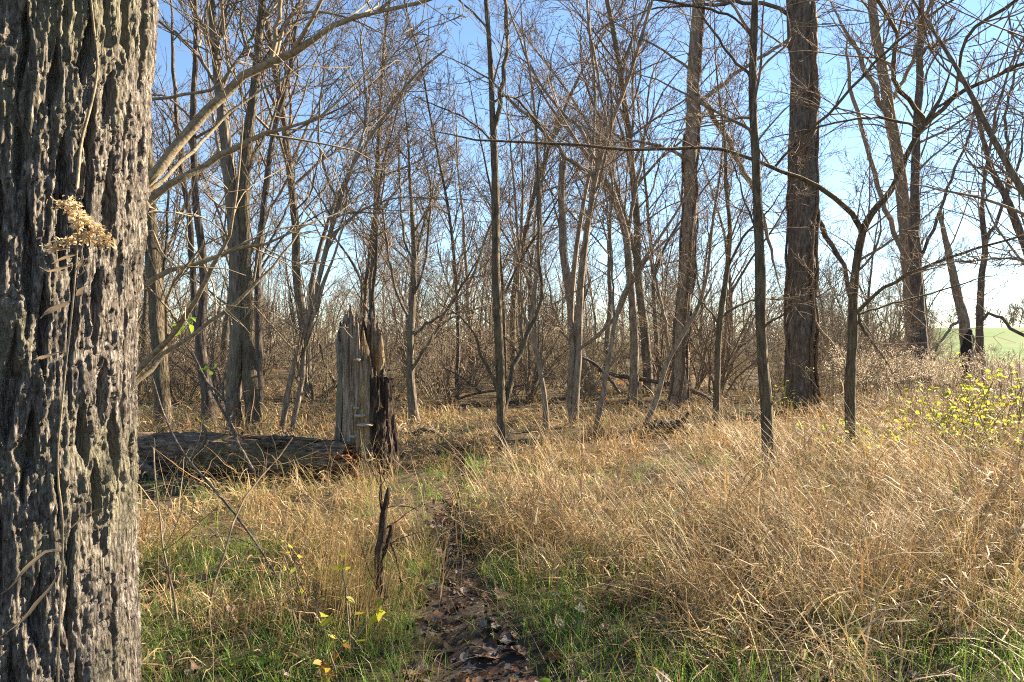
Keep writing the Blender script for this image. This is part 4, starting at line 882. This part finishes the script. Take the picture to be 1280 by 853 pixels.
# ------------------------------------------------------------------ grass
class Blades:
    def __init__(s, seg): s.k = seg; s.V = []; s.C = []; s.n = 0
    def add(s, base, L, az, phi0, phi1, wid, col, rg, wtip=.12, wavy=.12, zmin=True):
        n = len(L); k = s.k; t = (np.arange(k) + .5) / k
        phi = phi0[:, None] + phi1[:, None] * t[None] + rg.normal(0, wavy, (n, k))
        aa = az[:, None] + np.cumsum(rg.normal(0, wavy, (n, k)), 1)
        st = (L / k)[:, None]
        dx = np.sin(phi) * np.cos(aa) * st; dy = np.sin(phi) * np.sin(aa) * st; dz = np.cos(phi) * st
        z0 = np.zeros((n, 1))
        P = np.stack([np.concatenate([z0, np.cumsum(q, 1)], 1) for q in (dx, dy, dz)], -1) + base[:, None]
        if zmin: P[:, 1:, 2] = np.maximum(P[:, 1:, 2], gz(P[:, 1:, 0], P[:, 1:, 1]) + .012)
        tw = rg.uniform(0, pi, n)[:, None] + np.linspace(0, 1, k + 1)[None] * rg.normal(0, .8, n)[:, None]
        sx = np.stack([-np.sin(az), np.cos(az), 0 * az], -1)[:, None]; up = np.stack([np.cos(az) * .8, np.sin(az) * .8, .6 + 0 * az], -1)[:, None]
        side = sx * np.cos(tw)[..., None] + up * np.sin(tw)[..., None] * .7
        tt = np.linspace(0, 1, k + 1); ww = wid[:, None] * (np.clip((1 - tt) ** .6, wtip, 1) * np.clip(.6 + tt * 2, 0, 1))[None] * .5
        A = P - side * ww[..., None]; B = P + side * ww[..., None]
        s.V.append(np.stack([A, B], 2).reshape(-1, 3)); c = np.repeat(col[:, None], (k + 1) * 2, 1).reshape(-1, 3); s.C.append(c); s.n += n; return P
    def build(s, name, mat):
        V = np.concatenate(s.V); C = np.concatenate(s.C); k = s.k
        b = np.arange(s.n)[:, None] * (k + 1) * 2 + np.arange(k)[None] * 2
        return link_mesh(name, V, [np.stack([b, b + 1, b + 3, b + 2], -1).reshape(-1, 4)], mat, attrs={'col': C})

rg = np.random.default_rng(99)
def in_log(x, y): return (y > 7.25) & (y < 8.15) & (x < -1.3)
def dry_mask(x, y):
    d = (x - pathx(y)) / pathw(y); nz = vnoise(x * .9 + 5, y * .9, 0, 51); nz2 = vnoise(x * 2.3, y * 2.3, 0, 52)
    right = sstep(1.2, 3.2, d) * (.18 + .82 * sstep(2.7, 4.1, y + .6 * nz + .25 * np.clip(x, 0, 3))) * (.16 + .84 * sstep(-.35, .2, nz2 + .5 * nz))
    left = sstep(-1.2, -2.6, d) * np.where(y > 8.1, .85 + .2 * nz, .42 + .45 * nz + .3 * nz2)
    far = sstep(11, 15, y) * .6
    m = np.clip(np.maximum(np.maximum(right, left), far), 0, 1)
    m = np.where(y < 16, m * (.04 + .96 * sstep(.6, 1.5, np.abs(d) + .35 * nz2)), m)
    return np.where(in_log(x, y), 0, m)
def tall(x, y):
    nz = vnoise(x * .7 + 9, y * .7, 0, 61)
    return np.where(x > pathx(y), np.interp(x, [-.5, .6, 2, 5], [.30, .42, .62, .70]) * np.interp(y, [4.5, 7.5, 10], [1., .82, .66]), np.where(y > 7.7, .40, .36)) * (1 + .45 * nz + .18 * vnoise(x * 2.6, y * 2.6, 0, 63))
def straw(n, rg, warm=0.):
    pal = np.array([[.42, .29, .14], [.50, .365, .195], [.32, .20, .09], [.57, .45, .275], [.24, .155, .075], [.43, .27, .12], [.36, .29, .155]])
    c = pal[rg.integers(0, len(pal), n)] * rg.uniform(.7, 1.15, (n, 1)) * np.array([[1.02, .99, .94]]); return np.clip(c * (1 + rg.normal(0, .04, (n, 3))), .02, .9)

def cand(n, y0, y1, rg, pw=1., wide=.9):
    y = y0 + (y1 - y0) * rg.uniform(0, 1, n) ** pw; x = rg.uniform(-wide, wide, n) * (y + .4); return x, y

def dry_clumps(BL, nc, y0, y1, per, wid, leaf, rg, pw, spread=.07):
    x, y = cand(nc, y0, y1, rg, pw); keep = rg.uniform(0, 1, nc) < dry_mask(x, y); x, y = x[keep], y[keep]
    c = rg.poisson(per, len(x)) + 2; idx = np.repeat(np.arange(len(x)), c); n = len(idx)
    sp = spread * rg.uniform(.5, 1.8, len(x))[idx]; ca = rg.uniform(0, 2 * pi, len(x)); cl = rg.uniform(0, .55, len(x)) ** 1.3
    cl = np.where(rg.uniform(0, 1, len(x)) < .22, cl + .55, cl)
    bx = x[idx] + rg.normal(0, 1, n) * sp; by = y[idx] + rg.normal(0, 1, n) * sp; base = np.stack([bx, by, gz(bx, by) - .01], -1)
    h = tall(x, y)[idx] * rg.uniform(.45, 1.35, n); az = ca[idx] + rg.normal(0, .6, n)
    phi0 = np.abs(rg.normal(.10, .2, n)) + cl[idx] * .9; phi1 = np.abs(rg.normal(.75, .65, n)) + .8 * cl[idx]
    base_c = straw(len(x), rg) * (1 + .35 * vnoise(x * 1.1 + 4, y * 1.1, 0, 81)[:, None] * np.array([[.55, .8, 1.1]])); col = .55 * base_c[idx] + .45 * straw(n, rg); lo = rg.uniform(0, 1, n) < .10; col[lo] = col[lo] * np.array([.75, 1.0, .55])
    P = BL.add(base, h, az, phi0, phi1, wid * rg.uniform(.6, 1.4, n) * np.where(rg.uniform(0, 1, n) < .07, 2.0, 1.), col, rg)
    # withered leaves hanging from the stems
    m = int(n * leaf)
    if m:
        pick = rg.integers(0, n, m); lvl = rg.integers(1, BL.k, m); b2 = P[pick, lvl]
        L2 = rg.uniform(.12, .36, m) * np.clip(h[pick] / .5, .6, 1.4); BL.add(b2, L2, rg.uniform(0, 2 * pi, m), rg.uniform(.2, 1.1, m), rg.uniform(.5, 2.4, m), wid * rg.uniform(1., 2.4, m), straw(m, rg), rg, wavy=.2)
    return n + m

BN = Blades(5); BM = Blades(4); BF = Blades(3)
dry_clumps(BN, 760, 2.2, 5.5, 24, .0062, .55, rg, .75, .06)
dry_clumps(BN, 640, 4.5, 8.5, 24, .0080, .55, rg, .9, .08)
dry_clumps(BM, 1350, 8., 14, 17, .0125, .6, rg, .9, .13)
dry_clumps(BF, 2600, 13, 42, 8, .018, .3, rg, 1.4, .2)
# sprawling stems that lie criss-cross over the clumps
x, y = cand(6500, 2.5, 11, rg, .9); k = rg.uniform(0, 1, len(x)) < dry_mask(x, y) * .8; x, y = x[k], y[k]; n = len(x)
BN.add(np.stack([x, y, gz(x, y) + rg.uniform(.0, .28, n) * tall(x, y) / .5], -1), rg.uniform(.4, .95, n), rg.uniform(0, 2 * pi, n), rg.uniform(.75, 1.35, n), rg.uniform(.1, .7, n), rg.uniform(.0035, .008, n), straw(n, rg), rg, wavy=.14)
# long scattered stems in the thin strip nearest the path and on the left
x, y = cand(900, 2.2, 7, rg, .9); k = (np.abs(x - pathx(y)) > pathw(y) * .6) & (rg.uniform(0, 1, len(x)) < .8) & ~in_log(x, y); x, y = x[k], y[k]; n = len(x)
BN.add(np.stack([x, y, gz(x, y) - .01], -1), rg.uniform(.25, .8, n), rg.uniform(0, 2 * pi, n), np.abs(rg.normal(.25, .25, n)), np.abs(rg.normal(.5, .4, n)), rg.uniform(.0025, .0045, n), straw(n, rg), rg, wavy=.08)
# bunches of long arching stems falling the same way
x, y = cand(420, 3.0, 9.5, rg, .9); k = (rg.uniform(0, 1, len(x)) < dry_mask(x, y)) & (x > pathx(y)); x, y = x[k], y[k]
c = rg.poisson(9, len(x)) + 3; idx = np.repeat(np.arange(len(x)), c); n = len(idx); ca = rg.normal(2.6, 2.4, len(x))
bx = x[idx] + rg.normal(0, .06, n); by = y[idx] + rg.normal(0, .06, n); bc = straw(len(x), rg)
BN.add(np.stack([bx, by, gz(bx, by)], -1), rg.uniform(.6, 1.15, n), ca[idx] + rg.normal(0, .28, n), rg.uniform(.1, .5, n), rg.uniform(.6, 1.5, n), rg.uniform(.004, .007, n) * (.7 + by * .06), .6 * bc[idx] + .4 * straw(n, rg), rg, wavy=.05)
yy = 2.7 + 8 * rg.uniform(0, 1, 150); sg = np.where(rg.uniform(0, 1, 150) < .5, 1, -1); xx = pathx(yy) + sg * (pathw(yy) * (.6 + 2.2 * rg.uniform(0, 1, 150) ** 1.3) + .01)
c = np.where(vnoise(yy * 1.7, sg * 3., 0, 91) > -.1, rg.poisson(9, 150), 0) + 1; idx = np.repeat(np.arange(150), c); n = len(idx); bx = xx[idx] + rg.normal(0, .035, n); by = yy[idx] + rg.normal(0, .05, n); bc = straw(150, rg)
BN.add(np.stack([bx, by, gz(bx, by) - .01], -1), rg.uniform(.10, .36, n), np.where(sg[idx] > 0, pi, 0) + rg.normal(0, 1.3, n), np.abs(rg.normal(.25, .25, n)), np.abs(rg.normal(.9, .6, n)), rg.uniform(.004, .0065, n) * (.75 + by * .06), .5 * bc[idx] + .5 * straw(n, rg), rg, wavy=.1)
# the upright tuft left of the path
for (cx, cy, nn, hh) in [(-.92, 3.75, 210, .62), (-1.12, 4.15, 170, .62), (-.72, 3.45, 130, .45), (-1.35, 3.6, 60, .5), (-.5, 4.3, 40, .5), (-1.5, 4.9, 120, .5), (-1.0, 5.2, 90, .45), (-2.1, 5.6, 130, .45), (-1.3, 6.2, 150, .42)]:
    bx = cx + rg.normal(0, .10, nn); by = cy + rg.normal(0, .10, nn)
    BN.add(np.stack([bx, by, gz(bx, by) - .01], -1), hh * rg.uniform(.4, 1.2, nn), rg.uniform(-1.2, 1.2, nn), np.abs(rg.normal(.16, .12, nn)), np.abs(rg.normal(.3, .3, nn)), rg.uniform(.003, .005, nn), straw(nn, rg) * np.array([1.02, 1., .88]), rg, wavy=.07)
for B_, nm, lb in ((BN, 'dry_grass', 'tall straw-coloured dry grass of the near clearing'), (BM, 'dry_grass', 'pale dry grass of the middle clearing round the saplings'), (BF, 'dry_grass', 'far tan dry grass under the woods')):
    tag(B_.build(nm, GRASS), lb, 'grass', kind='stuff')
# matted thatch hiding the soil
BT = Blades(2)
for (nn, y0, y1, wd, pw) in ((2500, 2.1, 4.2, .0045, .9), (4500, 2.4, 7, .005, .8), (9000, 6.5, 14, .011, .9), (16000, 13, 50, .035, 1.5)):
    x, y = cand(nn, y0, y1, rg, pw); k = rg.uniform(0, 1, nn) < np.clip(dry_mask(x, y) + .35, 0, 1) * (.15 + .85 * sstep(.5, 1.3, np.abs(x - pathx(y)) / pathw(y))); x, y = x[k], y[k]; n = len(x)
    BT.add(np.stack([x, y, gz(x, y) + rg.uniform(.0, .07, n)], -1), rg.uniform(.12, .35, n) * (1 + wd * 20), rg.uniform(0, 6.28, n), rg.uniform(1.1, 1.6, n), rg.uniform(-.2, .5, n), wd * rg.uniform(.6, 1.4, n), straw(n, rg) * .62, rg)  # dull straw, darkened further so gaps between stems read as deep shade
tag(BT.build('grass_thatch', GRASS), 'flattened mat of dead straw on the soil', 'thatch', kind='stuff')
# green grass
def green_mask(x, y):
    d = np.abs(x - pathx(y)) / pathw(y); nz = vnoise(x * 1.3 + 2, y * 1.3, 0, 71); nz2 = vnoise(x * 3.1, y * 3.1, 0, 72)
    edge = sstep(.6, 1.2, d) * sstep(5.5, 1.8, d) * .95
    left = np.where((x < pathx(y)) & (y < 7.2), .58 + .6 * nz, 0); front = np.where((x > pathx(y)), sstep(4.9, 3.4, y) * (.42 + .6 * nz), 0)
    patch = sstep(.1, .5, nz + .35 * nz2) * .8
    return np.clip((np.maximum(np.maximum(edge, left), np.maximum(front, patch)) + .2 * nz2) * (.08 + .92 * sstep(.45, 1.2, d + .3 * nz2)), 0, 1) * ~in_log(x, y)
BG = Blades(3)
for (nc, y0, y1, per, wd, hh, pw) in ((3300, 2.1, 5.0, 10, .0056, .15, .8), (2000, 5, 9, 8, .0085, .16, .9), (1300, 8.5, 15, 7, .010, .17, .9)):
    x, y = cand(nc, y0, y1, rg, pw); k = rg.uniform(0, 1, nc) < green_mask(x, y); x, y = x[k], y[k]; c = rg.poisson(per, len(x)) + 2; idx = np.repeat(np.arange(len(x)), c); n = len(idx)
    bx = x[idx] + rg.normal(0, .05, n); by = y[idx] + rg.normal(0, .05, n)
    pal = np.array([[.10, .20, .025], [.15, .28, .03], [.22, .34, .045], [.07, .14, .025], [.26, .34, .07]]); col = pal[rg.integers(0, 5, n)] * rg.uniform(.7, 1.15, (n, 1))
    BG.add(np.stack([bx, by, gz(bx, by) - .005], -1), hh * rg.uniform(.4, 1.4, n), rg.uniform(0, 6.28, n), np.abs(rg.normal(.3, .25, n)), rg.uniform(.1, 1.3, n), wd * rg.uniform(.6, 1.3, n), col, rg)
tag(BG.build('green_grass', GREEN), 'short fresh green grass along the footpath', 'grass', kind='stuff')

# ------------------------------------------------------------------ leaves
def leaf_shape(n, L, W, rg, curl=.25):
    """n pointed leaves in local space: verts (n,8,3); faces per leaf"""
    one = np.array([[0, 0, 0], [.35, -.5, .16], [.35, 0, 0], [.35, .5, .16], [.7, -.38, .2], [.7, 0, .04], [.7, .38, .2], [1, 0, .1]])
    V = np.repeat(one[None], n, 0); V[:, :, 0] *= L[:, None]; V[:, :, 1] *= W[:, None]; V[:, :, 2] *= (W * rg.uniform(.3, 1.6, n) * curl * 4)[:, None]
    V[:, :, 2] += (rg.normal(0, .35, n) * L)[:, None] * one[None, :, 0] ** 2 * .6; V += rg.normal(0, .06, V.shape) * W[:, None, None]
    return V
LT = np.array([[0, 1, 2], [0, 2, 3], [4, 7, 5], [5, 7, 6]]); LQ = np.array([[1, 4, 5, 2], [2, 5, 6, 3]])
def orient(V, az, pitch, roll):
    cr, sr = np.cos(roll)[:, None], np.sin(roll)[:, None]; y = V[..., 1] * cr - V[..., 2] * sr; z = V[..., 1] * sr + V[..., 2] * cr; x = V[..., 0]
    cp, sp = np.cos(pitch)[:, None], np.sin(pitch)[:, None]; x, z = x * cp - z * sp, x * sp + z * cp
    ca, sa = np.cos(az)[:, None], np.sin(az)[:, None]; return np.stack([x * ca - y * sa, x * sa + y * ca, z], -1)
# leaf litter: countless
n = 6000; y = 2.1 + 8 * rg.uniform(0, 1, n) ** 1.7; onp = rg.uniform(0, 1, n) < .36
x = np.where(onp, pathx(y) + rg.normal(0, 1.0, n) * pathw(y), rg.uniform(-.85, .85, n) * y)
L = .010 + .055 * rg.uniform(0, 1, n) ** 2; V = orient(leaf_shape(n, L, L * rg.uniform(.45, .9, n), rg, .35), rg.uniform(0, 6.28, n), rg.normal(.1, .3, n), rg.normal(0, .4, n)) + np.stack([x, y, gz(x, y) + .028], -1)[:, None]
pal = np.array([[.07, .05, .04], [.12, .085, .06], [.16, .125, .10], [.18, .155, .14], [.14, .08, .045], [.20, .115, .06], [.10, .075, .06]]); C = np.repeat((pal[rg.integers(0, 7, n)] * rg.uniform(.7, 1.2, (n, 1)))[:, None], 8, 1)
b = np.arange(n)[:, None, None] * 8
tag(link_mesh('leaf_litter', V.reshape(-1, 3), [(b + LQ[None]).reshape(-1, 4), (b + LT[None]).reshape(-1, 3)], LITTER, smooth=False, attrs={'col': C.reshape(-1, 3)}), 'small crumbled dead leaves covering the footpath soil', 'leaf litter', kind='stuff')
# large fallen leaves, each one a thing
def lobed(seed, L):
    r = np.random.default_rng(seed); m = 22; a = np.linspace(0, 2 * pi, m, endpoint=False)
    rad = (.62 + .30 * np.abs(np.cos(a * 2.5)) ** .8) * r.uniform(.82, 1.1, m); rad[0] *= .6
    z = .25 * r.normal(0, .6) * np.cos(2 * a + r.uniform(0, 6)) * rad + .18 * r.normal(0, .7) * np.cos(a + r.uniform(0, 6)) + r.uniform(-.06, .06, m) + .12
    V = np.stack([rad * np.cos(a), rad * np.sin(a) * .85, z], 1); Vm = V * .5; Vm[:, 2] = z * .35 + r.uniform(-.05, .05, m)
    V = np.vstack([V, Vm, [[0, 0, 0]]]) * L; i = np.arange(m); j = (i + 1) % m
    me = link_mesh('fallen_leaf', V, [np.stack([i, j, m + j, m + i], 1), np.stack([m + i, m + j, np.full(m, 2 * m)], 1)], FALLEN, smooth=False)
    return me
LV = [lobed(300 + k, 1.0) for k in range(7)]; first = [True] * 7
def put_leaf(x, y, s, az, tilt, roll, k, label, group):
    if first[k]: o = LV[k]; first[k] = False
    else: o = LV[k].copy(); COL.objects.link(o)
    o.location = (x, y, float(gz(x, y)) + .022 + s * .25 * abs(tilt)); o.rotation_euler = (roll, tilt, az); o.scale = (s, s, s); tag(o, label, 'leaf', group)
for k in range(80):
    y = 2.6 + 4.6 * rg.uniform() ** 1.5; x = float(pathx(y)) + rg.normal(0, .8) * float(pathw(y)); put_leaf(x, y, .018 + .05 * rg.uniform() ** 1.5, rg.uniform(0, 6.28), rg.normal(0, .45), rg.normal(0, .45), k % 7, 'large curled brown fallen leaf lying on the footpath', 'large fallen leaves on the footpath')
for k in range(26):
    y = 2.7 + 1.2 * rg.uniform(); x = float(pathx(y)) + rg.normal(.08, 1.1) * float(pathw(y)); put_leaf(x, y, rg.uniform(.045, .08), rg.uniform(0, 6.28), rg.normal(0, .3), rg.normal(0, .3), k % 7, 'very large curled brown fallen leaf where the footpath is widest', 'very large fallen leaves on the footpath')
for k in range(75):
    y = 2.8 + 3.6 * rg.uniform(); x = rg.uniform(-.6 * y, -.25 * y); put_leaf(x, y, rg.uniform(.03, .065), rg.uniform(0, 6.28), rg.normal(0, .4), rg.normal(0, .4), k % 7, 'large brown fallen leaf in grass between footpath and big tree', 'large fallen leaves in the grass by the big tree')
for k in range(40):
    y = 2.8 + 1.4 * rg.uniform(); x = rg.uniform(.1, .72 * y); put_leaf(x, y, rg.uniform(.03, .07), rg.uniform(0, 6.28), rg.normal(0, .4), rg.normal(0, .4), k % 7, 'large brown fallen leaf in grass at the foot of the straw', 'large fallen leaves at the foot of the straw')

# ------------------------------------------------------------------ leafy sprigs and shrubs
def leaf_mesh(name, mat, seed):
    r = np.random.default_rng(seed); V = leaf_shape(1, np.array([1.]), np.array([.62]), r, .22)[0]; return link_mesh(name, V, [LQ, LT], mat)
def take(src, root, pos, s, az, pitch, roll, store={}):
    if src.name not in store: store[src.name] = 1; o = src
    else: o = src.copy(); COL.objects.link(o)
    o.parent = root; o.location = tuple(float(v) for v in pos); o.rotation_euler = (float(roll), float(-pitch), float(az)); o.scale = (s, s, s); return o
YL = [leaf_mesh('leaf', YELLOW, 800 + k) for k in range(4)]; GL = [leaf_mesh('leaf', LEAFGREEN, 820 + k) for k in range(2)]; OL = [leaf_mesh('leaf', ORANGE, 830 + k) for k in range(2)]

def leafy(name, label, x, y, h, ns, nleaf, src, ls, seed, spread=.6, group=None, mat=TWIG, cat='shrub', twigs=5, lowest=.2):
    r = np.random.default_rng(seed); base = np.array([x, y, float(gz(x, y))]); root = empty(name, base, label, cat, group)
    a = r.uniform(0, 6.28, ns); S = np.stack([np.cos(a) * .06, np.sin(a) * .06, np.full(ns, -.05)], 1); D = np.stack([np.cos(a) * spread * r.uniform(.2, 1.2, ns), np.sin(a) * spread * r.uniform(.2, 1.2, ns), np.ones(ns)], 1); L = h * r.uniform(.6, 1.1, ns)
    P, R = grow(S, D, L, L * .005 + .003, 9, .08, -.03, rg=r, tip=.3, minr=.004); tb = TB().add(P, R, 5)
    S, D, L2, Rc = kids(P, R, L, twigs, .2, 1, (.5, 1.1), .4, .6, r); P1, R1 = grow(S, D, L2, Rc, 5, .14, 0, rg=r); tb.add(P1, R1, 3); so_ = tb.build('stems', mat, root); so_['kind'] = 'stuff'
    Q = np.concatenate([P1[:, 1:].reshape(-1, 3), P[:, 3:].reshape(-1, 3)]); Q = Q[Q[:, 2] > h * lowest]
    for k in range(nleaf):
        q = Q[r.integers(0, len(Q))]; take(src[r.integers(0, len(src))], root, q, ls * r.uniform(.6, 1.3), r.uniform(0, 6.28), r.normal(-.1, .5), r.normal(0, .5))
    return root
for k, (px, d, h, nl, lab) in enumerate([(1205, 8.2, 1.05, 60, 'yellow-leaved bramble bush below the leaning dead trunk, beside the tallest straw'), (1262, 7.4, 1.1, 62, 'yellow-leaved bramble bush in the straw farthest from the footpath'),
        (1165, 9.6, .95, 42, 'thin yellow-leaved bush in the straw beside the stout leaning grey tree'), (1240, 9.8, 1.15, 46, 'yellow-leaved bush under the small forked tree at the meadow edge'),
        (1090, 9.2, .55, 24, 'low yellow-leaved bush at the foot of the crooked wide-forked tree'), (1048, 8.6, .6, 16, 'small yellow-leaved sprig between the pole tree and the crooked wide-forked tree'), (975, 12.8, .8, 16, 'bright yellow-leaved sprig at the foot of the thick vine-wrapped tree'),
        (1290, 9.0, 1.1, 40, 'yellow-leaved bush under the tree leaning over the meadow')]):
    leafy('yellow_leaved_bush', lab, (px - CX) / F * d, d, h * 1.12, 16, min(int(nl * 4.6), 270), YL + YL + GL, .062 if d < 9 else .07, 40 + k, .7)
leafy('yellow_sprig', 'small sprig with yellow leaves in the upright straw tuft left of the path', -.84, 3.22, .46, 4, 16, YL, .065, 60, .08, cat='plant', twigs=2)
leafy('orange_sprig', 'small plant with orange and yellow leaves low in the straw tuft', -.78, 3.1, .22, 4, 12, OL + YL[:1], .06, 61, .3, cat='plant', twigs=2)
leafy('yellow_sprig', 'thin sprig with pale yellow leaves in the grass below the log', -1.15, 3.85, .50, 3, 8, YL, .045, 62, .3, cat='plant', twigs=2)
leafy('green_sprig', 'bright green seedling at the edge of the footpath', .29, 3.0, .12, 3, 8, GL, .05, 63, .6, cat='plant', twigs=1, lowest=.3)
leafy('green_sprig', 'green broad-leaved weed low in the grass near the big tree', -1.22, 3.12, .12, 5, 16, GL, .055, 64, 1.0, cat='plant', twigs=1, lowest=.2)
leafy('green_sprig', 'climbing shoot with bright green leaves behind the arching sapling', (240 - CX) / F * 3.6, 3.6, 1.68, 2, 0, GL, .05, 65, .12, cat='plant', twigs=2)
hs = [o for o in bpy.data.objects if o.name.startswith('green_sprig')][-1]
for k in range(13):
    p = at(230 + rg.uniform(-9, 9), 405 + rg.uniform(-9, 9), 3.55) if k < 9 else at(264 + rg.uniform(-8, 8), 462 + rg.uniform(-5, 5), 3.6); take(GL[k % 2], hs, p - np.array(hs.location), rg.uniform(.035, .055), rg.uniform(0, 6.28), rg.normal(0, .5), rg.normal(0, .5))
leafy('vine_leaves_plant', 'climber with withered orange leaves at the foot of the vine-wrapped tree', (1012 - CX) / F * 13.4, 13.4, 1.0, 4, 18, OL, .12, 66, .2, cat='plant', twigs=3)
leafy('withered_sapling', 'small withered sapling with rusty leaves behind the sweeping thin sapling', (775 - CX) / F * 14.5, 14.5, 1.0, 5, 22, OL, .11, 67, .5, cat='plant', twigs=3)

# dried goldenrod / aster plants with pale fluffy heads
def weed_proto(h, ns, seed, fl):
    r = np.random.default_rng(seed); root = empty('dried_goldenrod', (0, 0, 0), 'dried goldenrod clump with pale fluffy seed heads before the meadow', 'weed', 'dried goldenrod before the meadow')
    a = r.uniform(0, 6.28, ns); S = np.stack([np.cos(a) * .08, np.sin(a) * .08, np.full(ns, -.03)], 1); D = np.stack([np.cos(a) * .3, np.sin(a) * .3, np.ones(ns)], 1); L = h * r.uniform(.7, 1.1, ns)
    P, R = grow(S, D, L, L * .003 + .002, 8, .06, .01, rg=r, tip=.4); tb = TB().add(P, R, 4); S, D, L2, Rc = kids(P, R, L, 7, .6, 1, (.5, 1.1), .3, .6, r, up=.6); P1, R1 = grow(S, D, L2, Rc, 5, .1, .02, rg=r); tb.add(P1, R1, 3); tb.build('stems', TWIG_PALE, root)
    Q = P1[:, 2:].reshape(-1, 3); n = len(Q) * fl; q = Q[r.integers(0, len(Q), n)] + r.normal(0, .018, (n, 3)); s = r.uniform(.008, .02, n)
    V = orient(leaf_shape(n, s, s * .8, r), r.uniform(0, 6.28, n), r.uniform(-1.5, 1.5, n), r.uniform(-1.5, 1.5, n)) + q[:, None]; b = np.arange(n)[:, None, None] * 8
    C = np.repeat((np.array([[.58, .47, .34]]) * r.uniform(.6, 1.25, (n, 1)))[:, None], 8, 1)
    o = link_mesh('seed_heads', V.reshape(-1, 3), [(b + LQ[None]).reshape(-1, 4), (b + LT[None]).reshape(-1, 3)], FLUFF, root, smooth=False, attrs={'col': C.reshape(-1, 3)}); o['kind'] = 'stuff'; return root
WP = [weed_proto(1.35, 7, 1, 5), weed_proto(1.15, 9, 2, 4)]
r = np.random.default_rng(8); usedw = [False, False]
for k in range(44):
    d = r.uniform(11.5, 22); px = r.uniform(1085, 1330) if k < 34 else r.uniform(1030, 1110); x = (px - CX) / F * d; s = r.uniform(.8, 1.25); j = k % 2
    wh = 'beside the thick vine-wrapped tree' if px < 1110 else 'below the stout leaning grey tree' if px < 1180 else 'by the charred foot of the leaning dead trunk' if px < 1235 else 'under the tree leaning over the meadow'
    lab = f"dried goldenrod with {'few tall' if j == 0 else 'many short'} fluffy-headed stems {wh}"
    if not usedw[j]: usedw[j] = True; o = WP[j]; o.location = (x, d, float(gz(x, d))); o.scale = (s, s, s); tag(o, lab, None, lab)
    else: copy_tree(WP[j], (x, d, float(gz(x, d))), r.uniform(0, 6.28), (s, s), lab, lab)

# ------------------------------------------------------------------ dry stalk in front of the big trunk
def stalk():
    d = 1.22; base = at(70, 853, d); base[2] = float(gz(base[0], base[1])); root = empty('dry_goldenrod_stalk', base, 'single tall dry goldenrod stalk with drooping plume in front of the furrowed trunk', 'plant')
    pts = [(70, 1400), (72, 853), (75, 760), (81, 660), (70, 590), (77, 510), (88, 410), (96, 330), (98, 290)]
    A = np.array([at(*p, d) for p in pts]); A[0, 2] = base[2] - .02; A = resample(chaikin(A, 2), 50); TB().add(A, np.linspace(.0027, .0014, 50) * (1 + .2 * np.sin(np.arange(50) * 1.3)), 7, wob=.15).build('stem', TWIG_PALE, root, base)
    r = np.random.default_rng(2)
    def lf(pp, w, name='leaf', dd=None, mat=DRYLEAF):
        P = np.array([at(p[0], p[1], d + (p[2] if len(p) > 2 else 0)) for p in pp]); P = resample(chaikin(P, 2), 10); t = np.linspace(0, 1, 10)
        wv = .5 * (1 + .35 * vnoise(t * 6, w * 3.1, 0, 5)) * w / F * d / 2 * np.sin(np.clip(t * 1.08 + .04, 0, 1) * pi) ** .7 + .0006; T = np.gradient(P, axis=0); up = np.cross(T, [0, 1., .3]); up /= np.linalg.norm(up, axis=1, keepdims=True) + 1e-9
        tw = (np.linspace(-.6, .9, 10) * r.uniform(.6, 2.2) + r.uniform(-.5, .5))[:, None]; sd = up * np.cos(tw) + np.array([[0, 1., 0]]) * np.sin(tw); Vv = np.stack([P - sd * wv[:, None], P + np.array([[0, -.003, 0]]), P + sd * wv[:, None]], 1).reshape(-1, 3) - base
        i = np.arange(9)[:, None] * 3 + np.arange(2)[None]; link_mesh(name, Vv, [np.stack([i, i + 1, i + 4, i + 3], -1).reshape(-1, 4)], mat, root)
    for pp, w in [([(90, 376), (76, 383), (62, 388), (51, 398, -.01)], 11), ([(82, 437), (70, 442), (56, 446), (42, 450, .02)], 8), ([(96, 370), (104, 360), (112, 354)], 10), ([(96, 330), (80, 335), (60, 340), (50, 334)], 6), ([(97, 318), (80, 322), (66, 330)], 5), ([(92, 310), (74, 312), (54, 312)], 6),
                  ([(78, 690), (60, 686), (44, 700), (30, 712), (14, 735), (2, 742)], 7), ([(76, 712), (62, 738), (48, 750), (30, 776), (-5, 800)], 6), ([(84, 665), (100, 650), (120, 637), (146, 630)], 3), ([(94, 340), (106, 322), (102, 318)], 6)]: lf(pp, w)
    # plume of dry florets
    plumes = [[(98, 292), (95, 275), (88, 258), (70, 254)], [(98, 290), (100, 270), (92, 250), (82, 252)], [(98, 296), (108, 290), (122, 292), (138, 300)], [(98, 300), (88, 300), (74, 306), (58, 310)], [(98, 286), (104, 272), (112, 278), (128, 290)], [(98, 300), (104, 296), (116, 300), (140, 304)]]
    for pp in plumes:
        P = resample(chaikin(np.array([at(p[0], p[1], d + r.normal(0, .012)) for p in pp]), 2), 12); tb = TB().add(P, np.linspace(.0013, .0007, 12), 4); n = 85; q = P[r.integers(2, 12, n)] + r.normal(0, .0045, (n, 3)); s = r.uniform(.006, .013, n)
        V = orient(leaf_shape(n, s, s * .5, r), r.uniform(0, 6.28, n), r.uniform(-1.2, .6, n), r.uniform(-1, 1, n)) + q[:, None]; b = np.arange(n)[:, None, None] * 8
        tb.raw(V.reshape(-1, 3), (b + LQ[None]).reshape(-1, 4), (b + LT[None]).reshape(-1, 3)); tb.build('plume', PLUME, root, base)
stalk()
print('TRIS', sum(len(m.loops) - 2 * len(m.polygons) for m in bpy.data.meshes))
